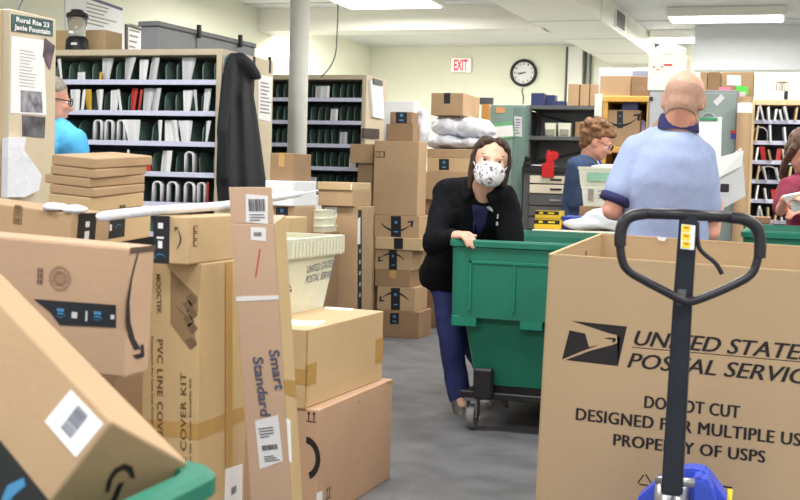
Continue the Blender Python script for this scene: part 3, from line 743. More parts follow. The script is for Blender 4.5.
# ---- near right-hand pair with the tote on top
M = TR((-1.44 - 2.02) / 2 + .035, 3.885, 0, -2)
n_lo = Carton('cardboard_box', 'large pinkish box on the floor under the taped box and tote', M, .60, .68, .375, CARD_P)
M2 = TR(-1.728, 3.87, .3755, -3)
n_up = Carton('cardboard_box', 'wide tan box with clear tape patches carrying the white tote', M2, .59, .66, .255, CARD_L)
F = n_up.f['F']; decal(F, [V((-.295, -.05)), V((.295, -.05)), V((.295, .0)), V((-.295, .0))], TAPE, 'tape', .001)
F = n_up.f['R']; decal(F, [V((-.33, .015)), V((-.25, .015)), V((-.25, -.055)), V((-.33, -.055))], TAPE, 'tape', .001); decal(F, [V((.26, .03)), V((.33, .03)), V((.33, -.06)), V((.26, -.06))], TAPE, 'tape', .001)
decal(F, [V((-.33, -.128)), V((-.318, -.128)), V((-.318, .128)), V((-.33, .128))], TAPE, 'corner_tape', .001)
F = n_up.f['T']; decal(F, qpx(F, (325, 309), (343, 303), (366, 306), (352, 311)), PAPER, 'paper_label', .001); decal(F, qpx(F, (284, 319), (303, 321), (326, 321), (316, 326), (284, 325)), PAPER, 'paper_label', .001)
F = n_lo.f['F']; u0 = F.half[0]; 
def uparrows(F, cu, cv, s):
    P_ = []
    for dx in (-.3 * s, .3 * s): P_ += [rect(cu + dx, cv, .12 * s, .8 * s), [V((cu + dx - .22 * s, cv + .3 * s)), V((cu + dx + .22 * s, cv + .3 * s)), V((cu + dx, cv + .6 * s))]]
    P_.append(rect(cu, cv - .5 * s, 1.1 * s, .1 * s)); return strokes(F, P_, INK, 'up_arrows_mark')
q = F.at(311.5, 417); uparrows(F, q.x, q.y, .03)
q = F.at(305, 458); strokes(F, [[V((q.x + r0 * math.cos(a0), q.y + r0 * 1.3 * math.sin(a0))) for r0, a0 in ((.055, a_), (.055, a_ + .3), (.038, a_ + .3), (.038, a_))] for a_ in [(-1.2 + .3 * i) for i in range(9)]], INK, 'curved_arrow_mark')
F = n_lo.f['R']; decal(F, qpx(F, (315, 494), (322, 491), (322, 510), (315, 510)), PAPER, 'shipping_label'); q = F.at(328, 493); uparrows(F, q.x, q.y, .035)
q = F.at(359, 402); decal(F, rect(q.x, q.y, .006, .006), GREY_INK, 'scuff')
decal(F, qpx(F, (386, 376), (394, 380), (394, 384), (386, 381)), TAPE, 'tape', .001)

# white corrugated plastic tote
def tote(label, M, w, d, h, flare=.045):
    t = thing('mail_tote', label, 'tote', M)
    w_, d2 = w / 2, d / 2
    def rr(a, b, z, n=4, rad=.02):
        out = []
        for cx, cy, a0 in ((a - rad, b - rad, 0), (-a + rad, b - rad, 90), (-a + rad, -b + rad, 180), (a - rad, -b + rad, 270)):
            for k in range(n): an = R(a0 + 90 * k / (n - 1)); out.append(V((cx + rad * math.cos(an), cy + rad * math.sin(an), z)))
        return out
    bm = bmesh.new(); f_ = flare; k = .006
    loft(bm, [rr(w_ - f_, d2 - f_, 0), rr(w_ - .004, d2 - .004, h), rr(w_ - .004 - k, d2 - .004 - k, h), rr(w_ - f_ - k, d2 - f_ - k, k)])
    finish('tote_body', bm, PLAS_W, t)
    bm = bmesh.new(); hb = h * .24
    loft(bm, [rr(w_ - .004, d2 - .004, h - hb), rr(w_ + .008, d2 + .008, h - hb), rr(w_ + .012, d2 + .012, h), rr(w_ + .012, d2 + .012, h + .006), rr(w_ - .012, d2 - .012, h + .006), rr(w_ - .012, d2 - .012, h - .01)], cap=False)
    # close the band into a ring
    finish('rim_band', bm, mat('cream_rim', (206, 206, 186), .45, var=.05), t)
    bm = bmesh.new()
    for i in range(16):
        y = -d2 + d * (i + .5) / 16; bx(bm, w_ + .008, w_ + .0145, y - .004, y + .004, h - hb + .006, h - .004)
    finish('rim_ribs', bm, PLAS_W, t)
    M = t.matrix_world if isinstance(M, Matrix) else Matrix.Translation(M)
    al = math.atan2(f_ - .004, h)
    fr = fmat((w_ - f_, 0, 0), (0, 1, 0), (math.sin(al), 0, math.cos(al)))
    ff = fmat((0, -d2 + f_, 0), (1, 0, 0), (0, -math.sin(al), math.cos(al)))
    return t, Face(M @ fr, fr, t), Face(M @ ff, ff, t)
TM = TR(-1.805, 4.02, .6305, -3)
tt, tr_, tf_ = tote('white plastic mail tote printed with postal lettering on the taped box', TM, .37, .46, .265)
TXG = mat('tote_print', (120, 126, 140), .6)
a, b = tr_.at(306.5, 273.5), tr_.at(332, 266.5); text(tr_, 'UNITED STATES', a, b, cap=.028, m=TXG, bold=.005)
a, b = tr_.at(305, 283.5), tr_.at(333, 276.5); text(tr_, 'POSTAL SERVICE', a, b, cap=.028, m=TXG, bold=.005, shear=.15)
for i, s_ in enumerate(('LABEL', 'THEM', 'USE')):
    a, b = tf_.at(280.5, 287.5 + i * 4.6), tf_.at(292 - (2 if i == 2 else 0), 287.5 + i * 4.6); text(tf_, s_, a, b, cap=.012, m=INK, bold=.02)

# ---- tall leaning carton
top_l, top_r = P(228, 188, 2.88), P(272, 187, 2.86)
bot_l, bot_r = PZ(250, 500, 0), None
d_b = 3.06
bl, br = P(258, 600, d_b), P(297, 600, d_b)
up = ((top_l + top_r) / 2 - (bl + br) / 2)
ux = (top_r - top_l).normalized(); uz = up.normalized(); uy = uz.cross(ux).normalized(); ux = uy.cross(uz)
wS = .108
# slide down its own axis until its lowest corner touches the floor
M = Matrix.Identity(4)
for i, a_ in enumerate((ux, uy, uz)):
    for j_ in range(3): M[j_][i] = a_[j_]
topc = (top_l + top_r) / 2 + uy * .05
dS = .10
lo = min(((topc + ux * sx * wS / 2 + uy * sy * dS / 2).z) for sx in (-1, 1) for sy in (-1, 1))
hS = (lo - .002) / uz.z
FLAP = .088
M.translation = topc - uz * hS
CARD_PL = mat('cardboard_taped', (206, 174, 148), .5, var=.04, scale=5, bump=.05, bscale=60)
LC_ = Carton('leaning_carton', 'tall slim carton with two-line slate lettering leaning among the boxes', M, wS, dS, hS - FLAP, CARD_PL, bev=.003)
box('raised_flap', CARD_PL, -wS / 2 + .001, wS / 2 - .001, -dS / 2, -dS / 2 + .005, hS - FLAP, hS, LC_.o, .001)
LC_.f['F'].half = (wS / 2, hS)
fr_ = LC_.f['R']; decal(fr_, [V((-dS / 2 + .001, -fr_.half[1])), V((dS / 2 - .001, -fr_.half[1])), V((dS / 2 - .001, fr_.half[1])), V((-dS / 2 + .001, fr_.half[1]))], CARD_Y, 'side_panel', .0006)
F = LC_.f['F']
decal(F, qpx(F, (246, 194), (268, 196), (268, 224), (246, 222)), PAPER, 'shipping_label', .001); q = F.at(257, 205); bars(F, q.x, q.y, .04, .03); lines(F, q.x, q.y - .03, .04, .02, 3)
decal(F, qpx(F, (251, 227), (266, 228), (266, 241), (251, 240)), PAPER, 'small_label', .001); q = F.at(258, 234); bars(F, q.x, q.y, .02, .01)
q1, q2 = F.at(259.5, 249), F.at(255, 277); decal(F, [q1, q1 + V((.003, 0)), q2 + V((.003, 0)), q2], mat('red_pen', (200, 70, 60), .6), 'pen_line', .0008)
decal(F, qpx(F, (220, 296.5), (290, 295.5), (290, 299.5), (220, 301)), PAPER, 'white_band', .001)
a, b = F.at(269, 350), F.at(275.5, 390); text(F, 'Smart', a, b, cap=.026, m=SLATE_INK, bold=.02)
a, b = F.at(253, 357), F.at(261, 416); text(F, 'Standard', a, b, cap=.026, m=SLATE_INK, bold=.02)
decal(F, qpx(F, (255, 421), (278, 415), (283, 461), (260, 469)), PAPER, 'shipping_label', .001); q = F.at(270, 447); bars(F, q.x, q.y, .04, .014, rot=.16); q = F.at(267, 432); lines(F, q.x, q.y, .04, .03, 4, rot=.16)
q = F.at(272, 458); lines(F, q.x, q.y, .04, .018, 3, rot=.16, m=INK)
FR = LC_.f['R']; decal(FR, qpx(FR, (284, 421), (290, 420), (291.5, 463), (287, 464)), PAPER, 'side_label', .001)
decal(FR, qpx(FR, (280, 384), (296, 380), (298, 396), (281, 399)), TAPE, 'tape', .001)

# ---- line cover kit carton
xr = -1.40; pk0 = PY(143, 300, 2.70).x
kit = Carton('long_carton', 'tall brown carton lettered for a line cover kit with a grey picture', TR((xr + pk0) / 2, 2.70 + .14, 0), xr - pk0, .28, .893, CARD_Y)
F = kit.f['F']
a, b = F.at(156.5, 274), F.at(157.5, 314); text(F, 'MOOCTEK', a, b, cap=.012, m=INK_B, bold=.02)
a, b = F.at(157.5, 339), F.at(157.5, 470); text(F, 'PVC LINE COVER KIT', a, b, cap=.0165, m=INK_B, bold=0, spacing=1.1, double=.0012)
a, b = F.at(151.5, 336), F.at(152, 460); text(F, 'Protective For Line Sets Cover Kit Durable', a, b, cap=.006, m=INK_B)
a, b = F.at(186.5, 520), F.at(186.5, 373); text(F, 'PVC LINE COVER KIT', a, b, cap=.0165, m=INK_B, bold=0, spacing=1.1, double=.0012)
a, b = F.at(191.5, 520), F.at(191.5, 378); text(F, 'Protective For Line Set Cover Durable Kit', a, b, cap=.006, m=INK_B)
PIC = mat('picture_print', (142, 116, 84), .8, var=.06)
decal(F, qpx(F, (170.5, 270), (198, 297), (198, 312), (187, 318), (170.5, 300)), PIC, 'printed_picture', .0006)
decal(F, qpx(F, (170.5, 300), (192, 322), (197, 345), (190, 350), (170.5, 324)), PIC, 'printed_picture', .0006)
PIC2 = mat('picture_print_dark', (112, 92, 70), .8, var=.06)
strokes(F, [qpx(F, (x_, y_), (x_ + 6, y_ - 3), (x_ + 11, y_ + 3), (x_ + 5, y_ + 9)) for x_, y_ in ((186, 297), (187, 311), (187, 325), (186, 340), (183, 303), (184, 318))], PIC2, 'picture_profiles', lift=.001)
decal(F, [V((-.2, F.at(170, 421).y)), V((.2, F.at(170, 421).y)), V((.2, F.at(170, 437).y)), V((-.2, F.at(170, 437).y))], TAPE, 'tape', .0006)
FR = kit.f['R']; v0, v1 = F.at(170, 421).y, F.at(170, 437).y
decal(FR, [V((-.2, v0)), V((.2, v0)), V((.2, v1)), V((-.2, v1))], TAPE, 'tape', .0006)
decal(FR, qpx(FR, (225, 262), (232, 262), (232, 560), (225, 560)), TAPE, 'seam_tape', .0006, .0009)
decal(FR, qpx(FR, (225, 469), (242, 464), (241, 540), (223, 540)), PAPER, 'shipping_label', .0016); q = FR.at(233, 490); bars(FR, q.x, q.y, .03, .02, lift=.002)

# ---- small arrow box on top of the kit carton
sm = Carton('cardboard_box', 'small box with a black tape end lying on the line cover carton', TR(-1.455, 2.82, .8935, 0, 0, 0), .095, .36, .118, CARD_L)
F = sm.f['F']; decal(F, [V((-.05, -.06)), V((-.002, -.06)), V((-.002, .06)), V((-.05, .06))], TAPE_K, 'black_tape', .0008)
strokes(F, [rect(-.027, .035, .014, .014), rect(-.027, .005, .02, .005), rect(-.027, -.012, .012, .018)], PAPER, 'tape_print', lift=.001)
strokes(F, smile_polys(-.027, -.042, .03, math.pi), BLUE_INK, 'tape_print', lift=.001)
smile(sm, 'F', .018, .004, .05, math.pi / 2)
F = sm.f['R']; q = F.at(195, 236); strokes(F, [rect(q.x, q.y + .0 + .018 * (i - 1), .02, .016) for i in range(3)], INK_B, 'handling_marks'); strokes(F, [rect(q.x, q.y + .018 * (i - 1), .013, .011) for i in range(3)], CARD_L, 'handling_mark_windows', lift=.0016)

# ---- smile box at the edge, its support
Yb = PY(116, 247, 2.2).y
p_tr = P(117, 247, 2.28); p_br = P(124, 379, 2.28)
hB = (p_tr.z - p_br.z); wB = .46
Mb = TR(p_br.x, p_br.y, p_br.z, 2, 2.2, 0) @ Matrix.Translation((-wB / 2, .05, 0))
sb = Carton('cardboard_box', 'large pinkish box with round stamp, dark tape and arrow end', Mb, wB, .1, hB, CARD_P, bev=.006)
F = sb.f['F']
decal(F, qpx(F, (34, 299), (116, 305), (116, 327.5), (60, 325), (50, 312)), TAPE_K, 'black_tape', .001)
strokes(F, sum(([rect(F.at(x_, y_).x, F.at(x_, y_).y + .004, .016, .006), rect(F.at(x_, y_).x, F.at(x_, y_).y - .003, .013, .003)] + smile_polys(F.at(x_, y_).x, F.at(x_, y_).y - .006, .018) for x_, y_ in ((61, 312), (98, 315))), []), BLUE_INK, 'tape_print', lift=.0012)
strokes(F, [rect(F.at(75, 315).x, F.at(75, 315).y, .012, .012), rect(F.at(87, 316).x, F.at(87, 316).y, .004, .02), rect(F.at(113, 317).x, F.at(113, 317).y, .008, .008)], PAPER_G, 'tape_print', lift=.0012)
q = F.at(60, 278)
ST = mat('stamp_print', (158, 126, 104), .8)
strokes(F, [[V((q.x + r0 * math.cos(a0), q.y + r0 * math.sin(a0))) for r0, a0 in ((r_, a_), (r_, a_ + .3), (r_ - .0035, a_ + .3), (r_ - .0035, a_))] for r_ in (.0235, .014) for a_ in [i * .3 for i in range(21)]] + [rect(q.x, q.y + .006 * i, .024 if abs(i) > 1 else .034, .002) for i in (-2, -1, 0, 1, 2)], ST, 'round_stamp')
q = F.at(40, 276); strokes(F, [rect(q.x - .003, q.y + .011 * i, .004, .009) for i in (-1, 0, 1)] + [rect(q.x + .004, q.y + .011 * i, .005, .009) for i in (-1, 0, 1)], mat('stamp_dark', (110, 86, 74), .8), 'handling_marks')
F = sb.f['R']; strokes(F, [[F.at(x0_, y0_), F.at(x1_, y1_), F.at(x2_, y2_), F.at(x3_, y3_)] for x0_, y0_, x1_, y1_, x2_, y2_, x3_, y3_ in
   ((136, 256, 138, 250, 138, 252, 137, 258), (131, 275, 136, 256, 137, 258, 132, 277), (126, 300, 131, 275, 132, 277, 129, 302), (125, 320, 126, 300, 129, 302, 130, 322), (128, 336, 125, 320, 130, 322, 134, 338), (134, 350, 128, 336, 134, 338, 140, 349), (132, 355, 142, 353, 143, 357, 136, 359), (140, 345, 143, 344, 144, 356, 141, 356))], INK, 'curved_arrow_mark')
decal(F, [V((-.05, F.half[1] - .012)), V((.05, F.half[1] - .012)), V((.05, F.half[1])), V((-.05, F.half[1]))], mat('dark_tape_edge', (90, 72, 60), .5), 'tape_edge', .0008)
sp = Carton('cardboard_box', 'dark brown box mostly hidden beneath the stamped arrow box', TR(p_br.x - .31, p_br.y + .055, 0, 0), .40, .09, p_br.z - .022, CARD_D)

# ---- thin box behind, barcode end
q0 = P(0, 236, 2.85); q1 = P(64, 240, 2.85)
g1 = Carton('cardboard_box', 'flat tan box with barcode and white paper behind the stamped box', TR(q1.x, q1.y, q1.z - .022, 0, 4.5) @ Matrix.Translation((-.2, .11, 0)), .40, .17, .085, CARD)
F = g1.f['F']; q = F.at(18, 214); decal(F, rect(q.x, q.y, .024, .05), INK_B, 'barcode_frame', .0006); decal(F, rect(q.x, q.y, .02, .046), CARD, 'barcode_ground', .0004, .0007); bars(F, q.x, q.y, .042, .018, R(90), n=7, m=INK_B, lift=.0014)
F = g1.f['R']; decal(F, [V((-.06, -.05)), V((.02, -.05)), V((.02, .05)), V((-.06, .05))], TAPE_K, 'black_tape', .0008); strokes(F, [rect(-.02, .015, .018, .014), rect(-.02, -.012, .02, .02)], PAPER_G, 'tape_print', lift=.001)
gq = P(66, 206.5, 2.9); lump('poly_mailer', 'small crumpled white plastic scrap on the flat barcode box', 'plastic scrap', [((gq.x - .03, gq.y, gq.z - .003), (.03, .04, .012)), ((gq.x + .02, gq.y + .01, gq.z - .007), (.03, .04, .01))], POLY, voxel=.005, amp=.006, sc=20)
under = Carton('cardboard_box', 'brown box on the floor under the flat barcode box', TR(q1.x - .2, q1.y + .12, 0), .36, .2, q1.z - .03 - .022, CARD_D)

# ---- tilted pile of flat boxes
px_c = P(92, 213, 3.6)
TX = Matrix.Translation(px_c) @ Matrix.Rotation(R(4), 4, 'Y') @ Matrix.Rotation(R(3), 4, 'X')
z = 0.0
info = [(.045, 'the lowest with a dark mark'), (.027, 'fourth from the top'), (.027, 'third from the top'), (.027, 'second from the top'), (.031, 'the topmost')]
zz = [0]
for i, (h_, s_) in enumerate(info):
    off = (.0, .004, -.002, .004, .006)[i]
    w_ = .148 + (.0, .004, .012, .004, .0)[i]; dd = .31 + (.0, .0, .0, .01, .03)[i]
    c = Carton('flat_box', 'flat brown box in the tilted pile, %s' % s_, TX @ TR(-w_ / 2 + off, dd / 2 - .01, z + .001, (0, 1.5, -1, 2, 0)[i]), w_, dd, h_, (CARD_L, CARD, CARD, CARD, CARD)[i], None, 'box', 'flat boxes in the tilted pile')
    if i == 0:
        F = c.f['R']; q = F.at(122, 208); strokes(F, [rect(q.x - .012, q.y, .008, .02), rect(q.x + .002, q.y, .008, .02), rect(q.x + .014, q.y, .006, .02)], INK, 'handling_marks')
    z += h_ + .0015
wb = Carton('cardboard_box', 'box with blue and black printed tape below the tilted flat boxes', TX @ TR(-.09, .17, -.105), .18, .36, .104, CARD_L)
F = wb.f['R']; decal(F, [V((-.18, -.035)), V((.02, -.035)), V((.02, .03)), V((-.18, .03))], TAPE_K, 'black_tape', .0008)
strokes(F, smile_polys(-.11, .0, .03, math.pi) + smile_polys(-.02, .0, .03, math.pi) + [rect(-.145, 0, .012, .012)], BLUE_INK, 'tape_print', lift=.001); strokes(F, [rect(-.065, 0, .012, .02)], PAPER_G, 'tape_print', lift=.001)
FF = wb.f['F']; decal(FF, [V((-.09, -.03)), V((.09, -.03)), V((.09, .03)), V((-.09, .03))], TAPE_K, 'black_tape', .0008)
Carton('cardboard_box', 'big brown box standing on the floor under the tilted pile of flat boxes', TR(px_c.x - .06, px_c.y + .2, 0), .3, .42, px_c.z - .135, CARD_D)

# ---- long white plastic strip lying over the boxes
pts = [P(97, 217.5, 2.74), P(115, 214.5, 2.78), P(150, 211, 2.9), P(190, 208, 3.1), P(222, 206, 3.35), P(250, 201, 3.6), P(280, 197, 3.8), P(303, 193.5, 3.95), P(318, 190.5, 4.05)]
bm = bmesh.new(); tube(bm, smoothpath(pts, 2), [1e-3] + [.009] * 2 + [.012] * 24 + [.010] * 3 + [.002] * (len(smoothpath(pts, 2)) - 30) if len(smoothpath(pts, 2)) > 30 else .01, 12)
tag(finish('plastic_wrapped_strip', bm, POLY, None, True), 'long white plastic-wrapped strip lying across the piled boxes', 'strip')

# ================================================================ GREEN TUB + NEAR BOX
def rrect(a, b, z, rad, n=5):
    out = []
    for cx, cy, a0 in ((a - rad, b - rad, 0), (-a + rad, b - rad, 90), (-a + rad, -b + rad, 180), (a - rad, -b + rad, 270)):
        for k in range(n): an = R(a0 + 90 * k / (n - 1)); out.append(V((cx + rad * math.cos(an), cy + rad * math.sin(an), z)))
    return out
def hamper(label, X0, X1, Y0, Y1, zr, sticker=False, tabs=True):
    w, d = (X1 - X0) / 2, (Y1 - Y0) / 2
    t = thing('plastic_hamper', label, 'hamper', ((X0 + X1) / 2, (Y0 + Y1) / 2, 0), 'green wheeled hampers')
    zs = zr * .6; zb = .21
    bm = bmesh.new()
    loft(bm, [rrect(w - .11, d - .11, zb, .05), rrect(w - .06, d - .06, zs - .001, .05), rrect(w - .016, d - .016, zs, .05), rrect(w - .012, d - .012, zr - .035, .05), rrect(w, d, zr - .03, .055), rrect(w, d, zr - .008, .055), rrect(w - .008, d - .008, zr, .05), rrect(w - .035, d - .035, zr, .045), rrect(w - .045, d - .045, zr - .03, .045), rrect(w - .13, d - .13, zb + .03, .04)])
    finish('tub', bm, GREEN_D, t)
    # skirt frame: raised border and hanging tabs
    hz = zr - .035
    for (sx, lw) in ((-1, w), (1, w)):
        pass
    bm = bmesh.new()
    def onf(x0, x1, z0, z1, y=-1):
        yy = -d + .0125 if y < 0 else d - .0125
        bx(bm, x0, x1, min(yy, yy - .004 * (1 if y < 0 else -1)), max(yy, yy - .004 * (1 if y < 0 else -1)), z0, z1, .003)
    onf(-w + .1, w - .1, zr - .105, zr - .09); onf(-w + .1, -w + .115, zs + .03, zr - .09); onf(w - .115, w - .1, zs + .03, zr - .09); onf(-w + .3, -w + .312, zs + .03, zr - .105)
    finish('raised_border', bm, GREEN, t)
    if tabs:
        for k, x in enumerate((-w + .085, -w + .38, w - .38, w - .085)):
            bm = bmesh.new(); bx(bm, x - .055 + (.01 if k else 0), x + .055, -d + .016, -d + .05, zs - .04, zs + .006, .003); finish('skirt_tab', bm, GREEN, t)
        for k, y in enumerate((-d + .1, d - .1)):
            bm = bmesh.new(); bx(bm, -w + .016, -w + .05, y - .055, y + .055, zs - .045, zs + .01, .006); finish('skirt_tab', bm, GREEN, t)
    bm = bmesh.new()
    for y in (-d + .1, d - .1): bx(bm, -w + .06, w - .06, y - .025, y + .025, .15, .18, .004)
    for x in (-w + .1, w - .1): bx(bm, x - .025, x + .025, -d + .1, d - .1, .152, .178, .004)
    bx(bm, -w + .12, w - .12, -d + .12, d - .12, .178, .215, .004)
    finish('base_frame', bm, BLK, t)
    for sx in (-1, 1):
        for sy in (-1, 1):
            x, y = sx * (w - .11), sy * (d - .11)
            bm = bmesh.new(); bx(bm, x - .03, x + .03, y - .03, y + .03, .135, .155, .003); bx(bm, x - .026, x - .02, y - .02, y + .04, .06, .14); bx(bm, x + .02, x + .026, y - .02, y + .04, .06, .14)
            c = finish('caster', bm, STEEL, t)
            bm = bmesh.new(); cyl(bm, (x - .016, y + .015, .058), (x + .016, y + .015, .058), .056, n=24); finish('wheel', bm, RUBBER, c, False)
    # corner post brackets in front
    for sx in (-1, 1):
        bm = bmesh.new(); x = sx * (w - .17); bx(bm, x - .045, x + .045, -d + .045, -d + .09, .15, .29, .01); finish('corner_bracket', bm, BLK, t)
    if sticker:
        f = Face(Matrix.Translation((0, 0, 0)), fmat((.05, d - .075, zr - .16), (1, 0, 0), (0, .35, 1)), t)
        decal(f, rect(0, .02, .16, .1), PAPER, 'white_label', .004, clip=False); lines(f, 0, .02, .1, .05, 3, lift=.005)
    return t
hamper('green plastic wheeled hamper the masked woman leans on', -1.437, -.47, 5.09, 6.38, .862, True)
hamper('second green plastic hamper behind the big printed carton near the maroon shirt', -.21, .75, 5.5, 6.5, .935)
# near tub at the bottom corner
pc = P(213, 476, 1.5)
TX1, TY1, TZ = pc.x, pc.y + .05, pc.z + .004
hamper('green plastic hamper in front, holding the tilted arrow box', TX1 - .8, TX1, TY1 - .62, TY1, TZ, tabs=False)

# tilted near box: corner nearest the camera and its three edge directions in the camera frame
C0 = P(112, 421, 1.43)
def camv(x, y, z): return (CX * x + CY * y + _f * z)
eA = camv(-.616, .3768, .6918); eB = camv(.5101, -.4784, .7148); eC = camv(-.6003, -.7932, -.1025)
eA.normalize(); eB = (eB - eA * eB.dot(eA)).normalized(); eC = eC - eA * eC.dot(eA) - eB * eC.dot(eB); eC.normalize()
LAx, LBx, LCx = .70, .1455, .19
# local axes: x = eB, y = eA, z = -eC   (corner C0 is at +z, -x, -y)
M = Matrix.Identity(4)
for i, a_ in enumerate((eB, eA, -eC)):
    for j_ in range(3): M[j_][i] = a_[j_]
M.translation = C0 + eB * LBx / 2 + eA * LAx / 2 + eC * LCx
nb = Carton('cardboard_box', 'tilted tan box with white barcode label lying in the front green hamper', M, LBx, LAx, LCx, CARD, bev=.004)
FLn = nb.f['L']
decal(FLn, qpx(FLn, (71, 390), (103.5, 424), (76, 457.5), (45, 421.5)), PAPER, 'shipping_label', .0006)
a_, b_ = FLn.at(71, 390), FLn.at(103.5, 424); an = math.atan2((b_ - a_).y, (b_ - a_).x); q = FLn.at(75, 422); bars(FLn, q.x, q.y, .034, .03, rot=an + math.pi / 2, n=16, m=SLATE_INK, lift=.0008)
decal(FLn, qpx(FLn, (-30, 410), (0, 440), (49, 500), (60, 530), (0, 560)), TAPE_K, 'black_tape', .0006)
decal(FLn, qpx(FLn, (2, 500), (8, 486), (24, 478), (26, 486), (14, 496), (8, 504)), BLUE_INK, 'tape_print', .0012)
FFn = nb.f['F']
strokes(FFn, [qpx(FFn, *[(x_, y_) for x_, y_ in Q]) for Q in (((105, 492), (107, 480), (112, 479), (109, 491)), ((107, 480), (114, 468), (117, 472), (112, 479)), ((114, 468), (124, 463), (124, 469), (117, 472)), ((124, 463), (132, 466), (129, 473), (124, 469)), ((132, 466), (135, 478), (130, 477), (129, 473)), ((118, 483), (124, 481), (116, 500), (108, 506)))], INK, 'curved_arrow_mark')
nb_T = nb.f['T']

# ================================================================ BIG PRINTED CARTON + PALLET JACK
gx0, gx1, gy0, gy1 = -.704, .137, 3.56, 4.57
GZ0 = .10
n0 = P(549, 254, 3.6)
GM = TR(gx0, gy0, GZ0 + .019, 0, 1.25)
gt = thing('open_carton', 'big open-topped cardboard carton printed with an eagle emblem and black lettering', 'carton', GM)
gw, gd, gh = gx1 - gx0, gy1 - gy0, n0.z - GZ0 - .019
def rq(a, z): return [V((a, a, z)), V((gw - a, a, z)), V((gw - a, gd - a, z)), V((a, gd - a, z))]
def up_(r_): return [p + V((0, 0, .026 * p.y / gd)) for p in r_]
bm = bmesh.new(); loft(bm, [rq(0, 0), up_(rq(0, gh)), up_(rq(.009, gh)), rq(.009, .02)])
bmesh.ops.bevel(bm, geom=[e for e in bm.edges if abs(e.verts[0].co.z - e.verts[1].co.z) > .3], offset=.006, segments=2, affect='EDGES')
finish('carton_walls', bm, mat('carton_kraft', (188, 161, 127), .75, var=.04, scale=2.5, bump=.04, bscale=40), gt)
bm = bmesh.new(); loft(bm, [up_(rq(-.0004, gh - .004)), up_(rq(-.0004, gh + .0012)), up_(rq(.0095, gh + .0012)), up_(rq(.0095, gh - .004))], cap=False); finish('cut_rim', bm, CARD_L, gt)
bm = bmesh.new(); bx(bm, .0105, .0125, gd * .06, gd * .075, .1, gh - .02); bx(bm, .0105, .0125, gd * .62, gd * .635, .1, gh - .02); finish('fold_line', bm, CARD_D, gt)
GF = Face(GM @ fmat((0, 0, 0), (1, 0, 0), (0, 0, 1)), fmat((0, 0, 0), (1, 0, 0), (0, 0, 1)), gt)
for s_, a_, b_, sh in (('UNITED STATES', (634, 344.8), (812, 360.8), .28), ('POSTAL SERVICE', (627, 367), (822, 385.5), .28)):
    text(GF, s_, GF.at(*a_), GF.at(*b_), cap=.0445, m=INK, shear=sh, bold=0, double=.003)
q1, q2 = GF.at(632, 347.6), GF.at(822, 364); decal(GF, [q1, q2, q2 + V((0, .0022)), q1 + V((0, .0022))], INK, 'print_rule', .0008)
for s_, a_, b_ in (('DO NOT CUT', (644, 407.5), (738.5, 418)), ('DESIGNED FOR MULTIPLE USE', (575.5, 419.5), (809, 447)), ('PROPERTY OF USPS', (613, 445), (764, 462.5))):
    text(GF, s_, GF.at(*a_), GF.at(*b_), cap=.0365 if s_[0] != 'P' else .035, m=INK, bold=0, spacing=1.06, double=.0032)
# eagle emblem: two dark blocks split by the head and wing
E = lambda *pp: qpx(GF, *pp)
def epx(pp): return E(*[(450 + x / 4, 300 + y / 4) for x, y in pp])
emb = [epx(((484, 83), (708, 106), (672, 263), (470, 240), (600, 193), (668, 175), (680, 158), (672, 146), (640, 136))),]
bmE = bmesh.new()
outer = [(484, 83), (708, 106), (672, 264), (462, 240), (560, 203), (655, 178), (676, 168), (680, 152), (668, 140), (640, 134), (600, 121)]
lower = [(478, 121), (541, 134), (556, 188), (448, 238)]; lower2 = [(556, 188), (600, 178), (520, 208), (448, 238)]
beak1 = [(541, 136), (634, 143), (640, 150), (618, 155), (638, 160), (620, 168), (600, 176), (556, 188)]
def poly(name, pts, m, lift=.0008):
    f = epx(pts); bm = bmesh.new(); bm.faces.new([bm.verts.new(GF.Ml @ V((p.x, p.y, lift))) for p in f]); bmesh.ops.triangulate(bm, faces=bm.faces[:]); return finish(name, bm, m, gt)
poly('eagle_emblem', outer, INK); poly('eagle_emblem_wing', lower, INK); poly('eagle_emblem_wing', lower2, INK)
poly('eagle_emblem_eye', [(618, 153), (640, 150), (662, 152), (664, 160), (656, 170), (648, 168), (652, 158), (640, 157)], INK, .0014)
tri = [(637, 484), (653, 486), (645, 473)]
for a_, b_ in zip(tri, tri[1:] + tri[:1]):
    p, q = GF.at(*a_), GF.at(*b_); d_ = (q - p).normalized(); n_ = V((-d_.y, d_.x)) * .0018
    decal(GF, [p + d_ * .006 - n_, q - d_ * .004 - n_, q - d_ * .004 + n_, p + d_ * .006 + n_], INK, 'recycling_mark', .0008)
q = GF.at(727, 487); decal(GF, rect(q.x, q.y, .03, .005), INK, 'print_rule', .0008)
decal(GF, [V((.0, gh * .003)), V((gw, gh * .003)), V((gw, gh * .003 + .002)), V((0, gh * .003 + .002))], CARD_D, 'base_fold', .0005)
FRb = Face(GM @ fmat((0, gd - .009, 0), (1, 0, 0), (0, 0, 1)), fmat((0, gd - .009, 0), (1, 0, 0), (0, 0, 1)), gt)
q = FRb.at(662, 239); decal(FRb, [q + V((-.02, .008)), q + V((.018, .006)), q + V((.01, -.008)), q + V((-.012, -.006))], PAPER, 'torn_edge', .003)

# pallet under it
t = thing('pallet', 'low wooden pallet carrying the big printed carton', 'pallet', ((gx0 + gx1) / 2, gy0 + gd / 2, 0))
for i in range(7): box('deck_board', WOODL, -gw / 2, gw / 2, -gd / 2 + .02 + i * (gd - .12) / 6, -gd / 2 + .1 + i * (gd - .12) / 6, .082, .0985, t)
for x in (-gw / 2, -.04, gw / 2 - .08): box('runner', WOODL, x, x + .08, -gd / 2 + .02, gd / 2 - .02, .0, .082, t)

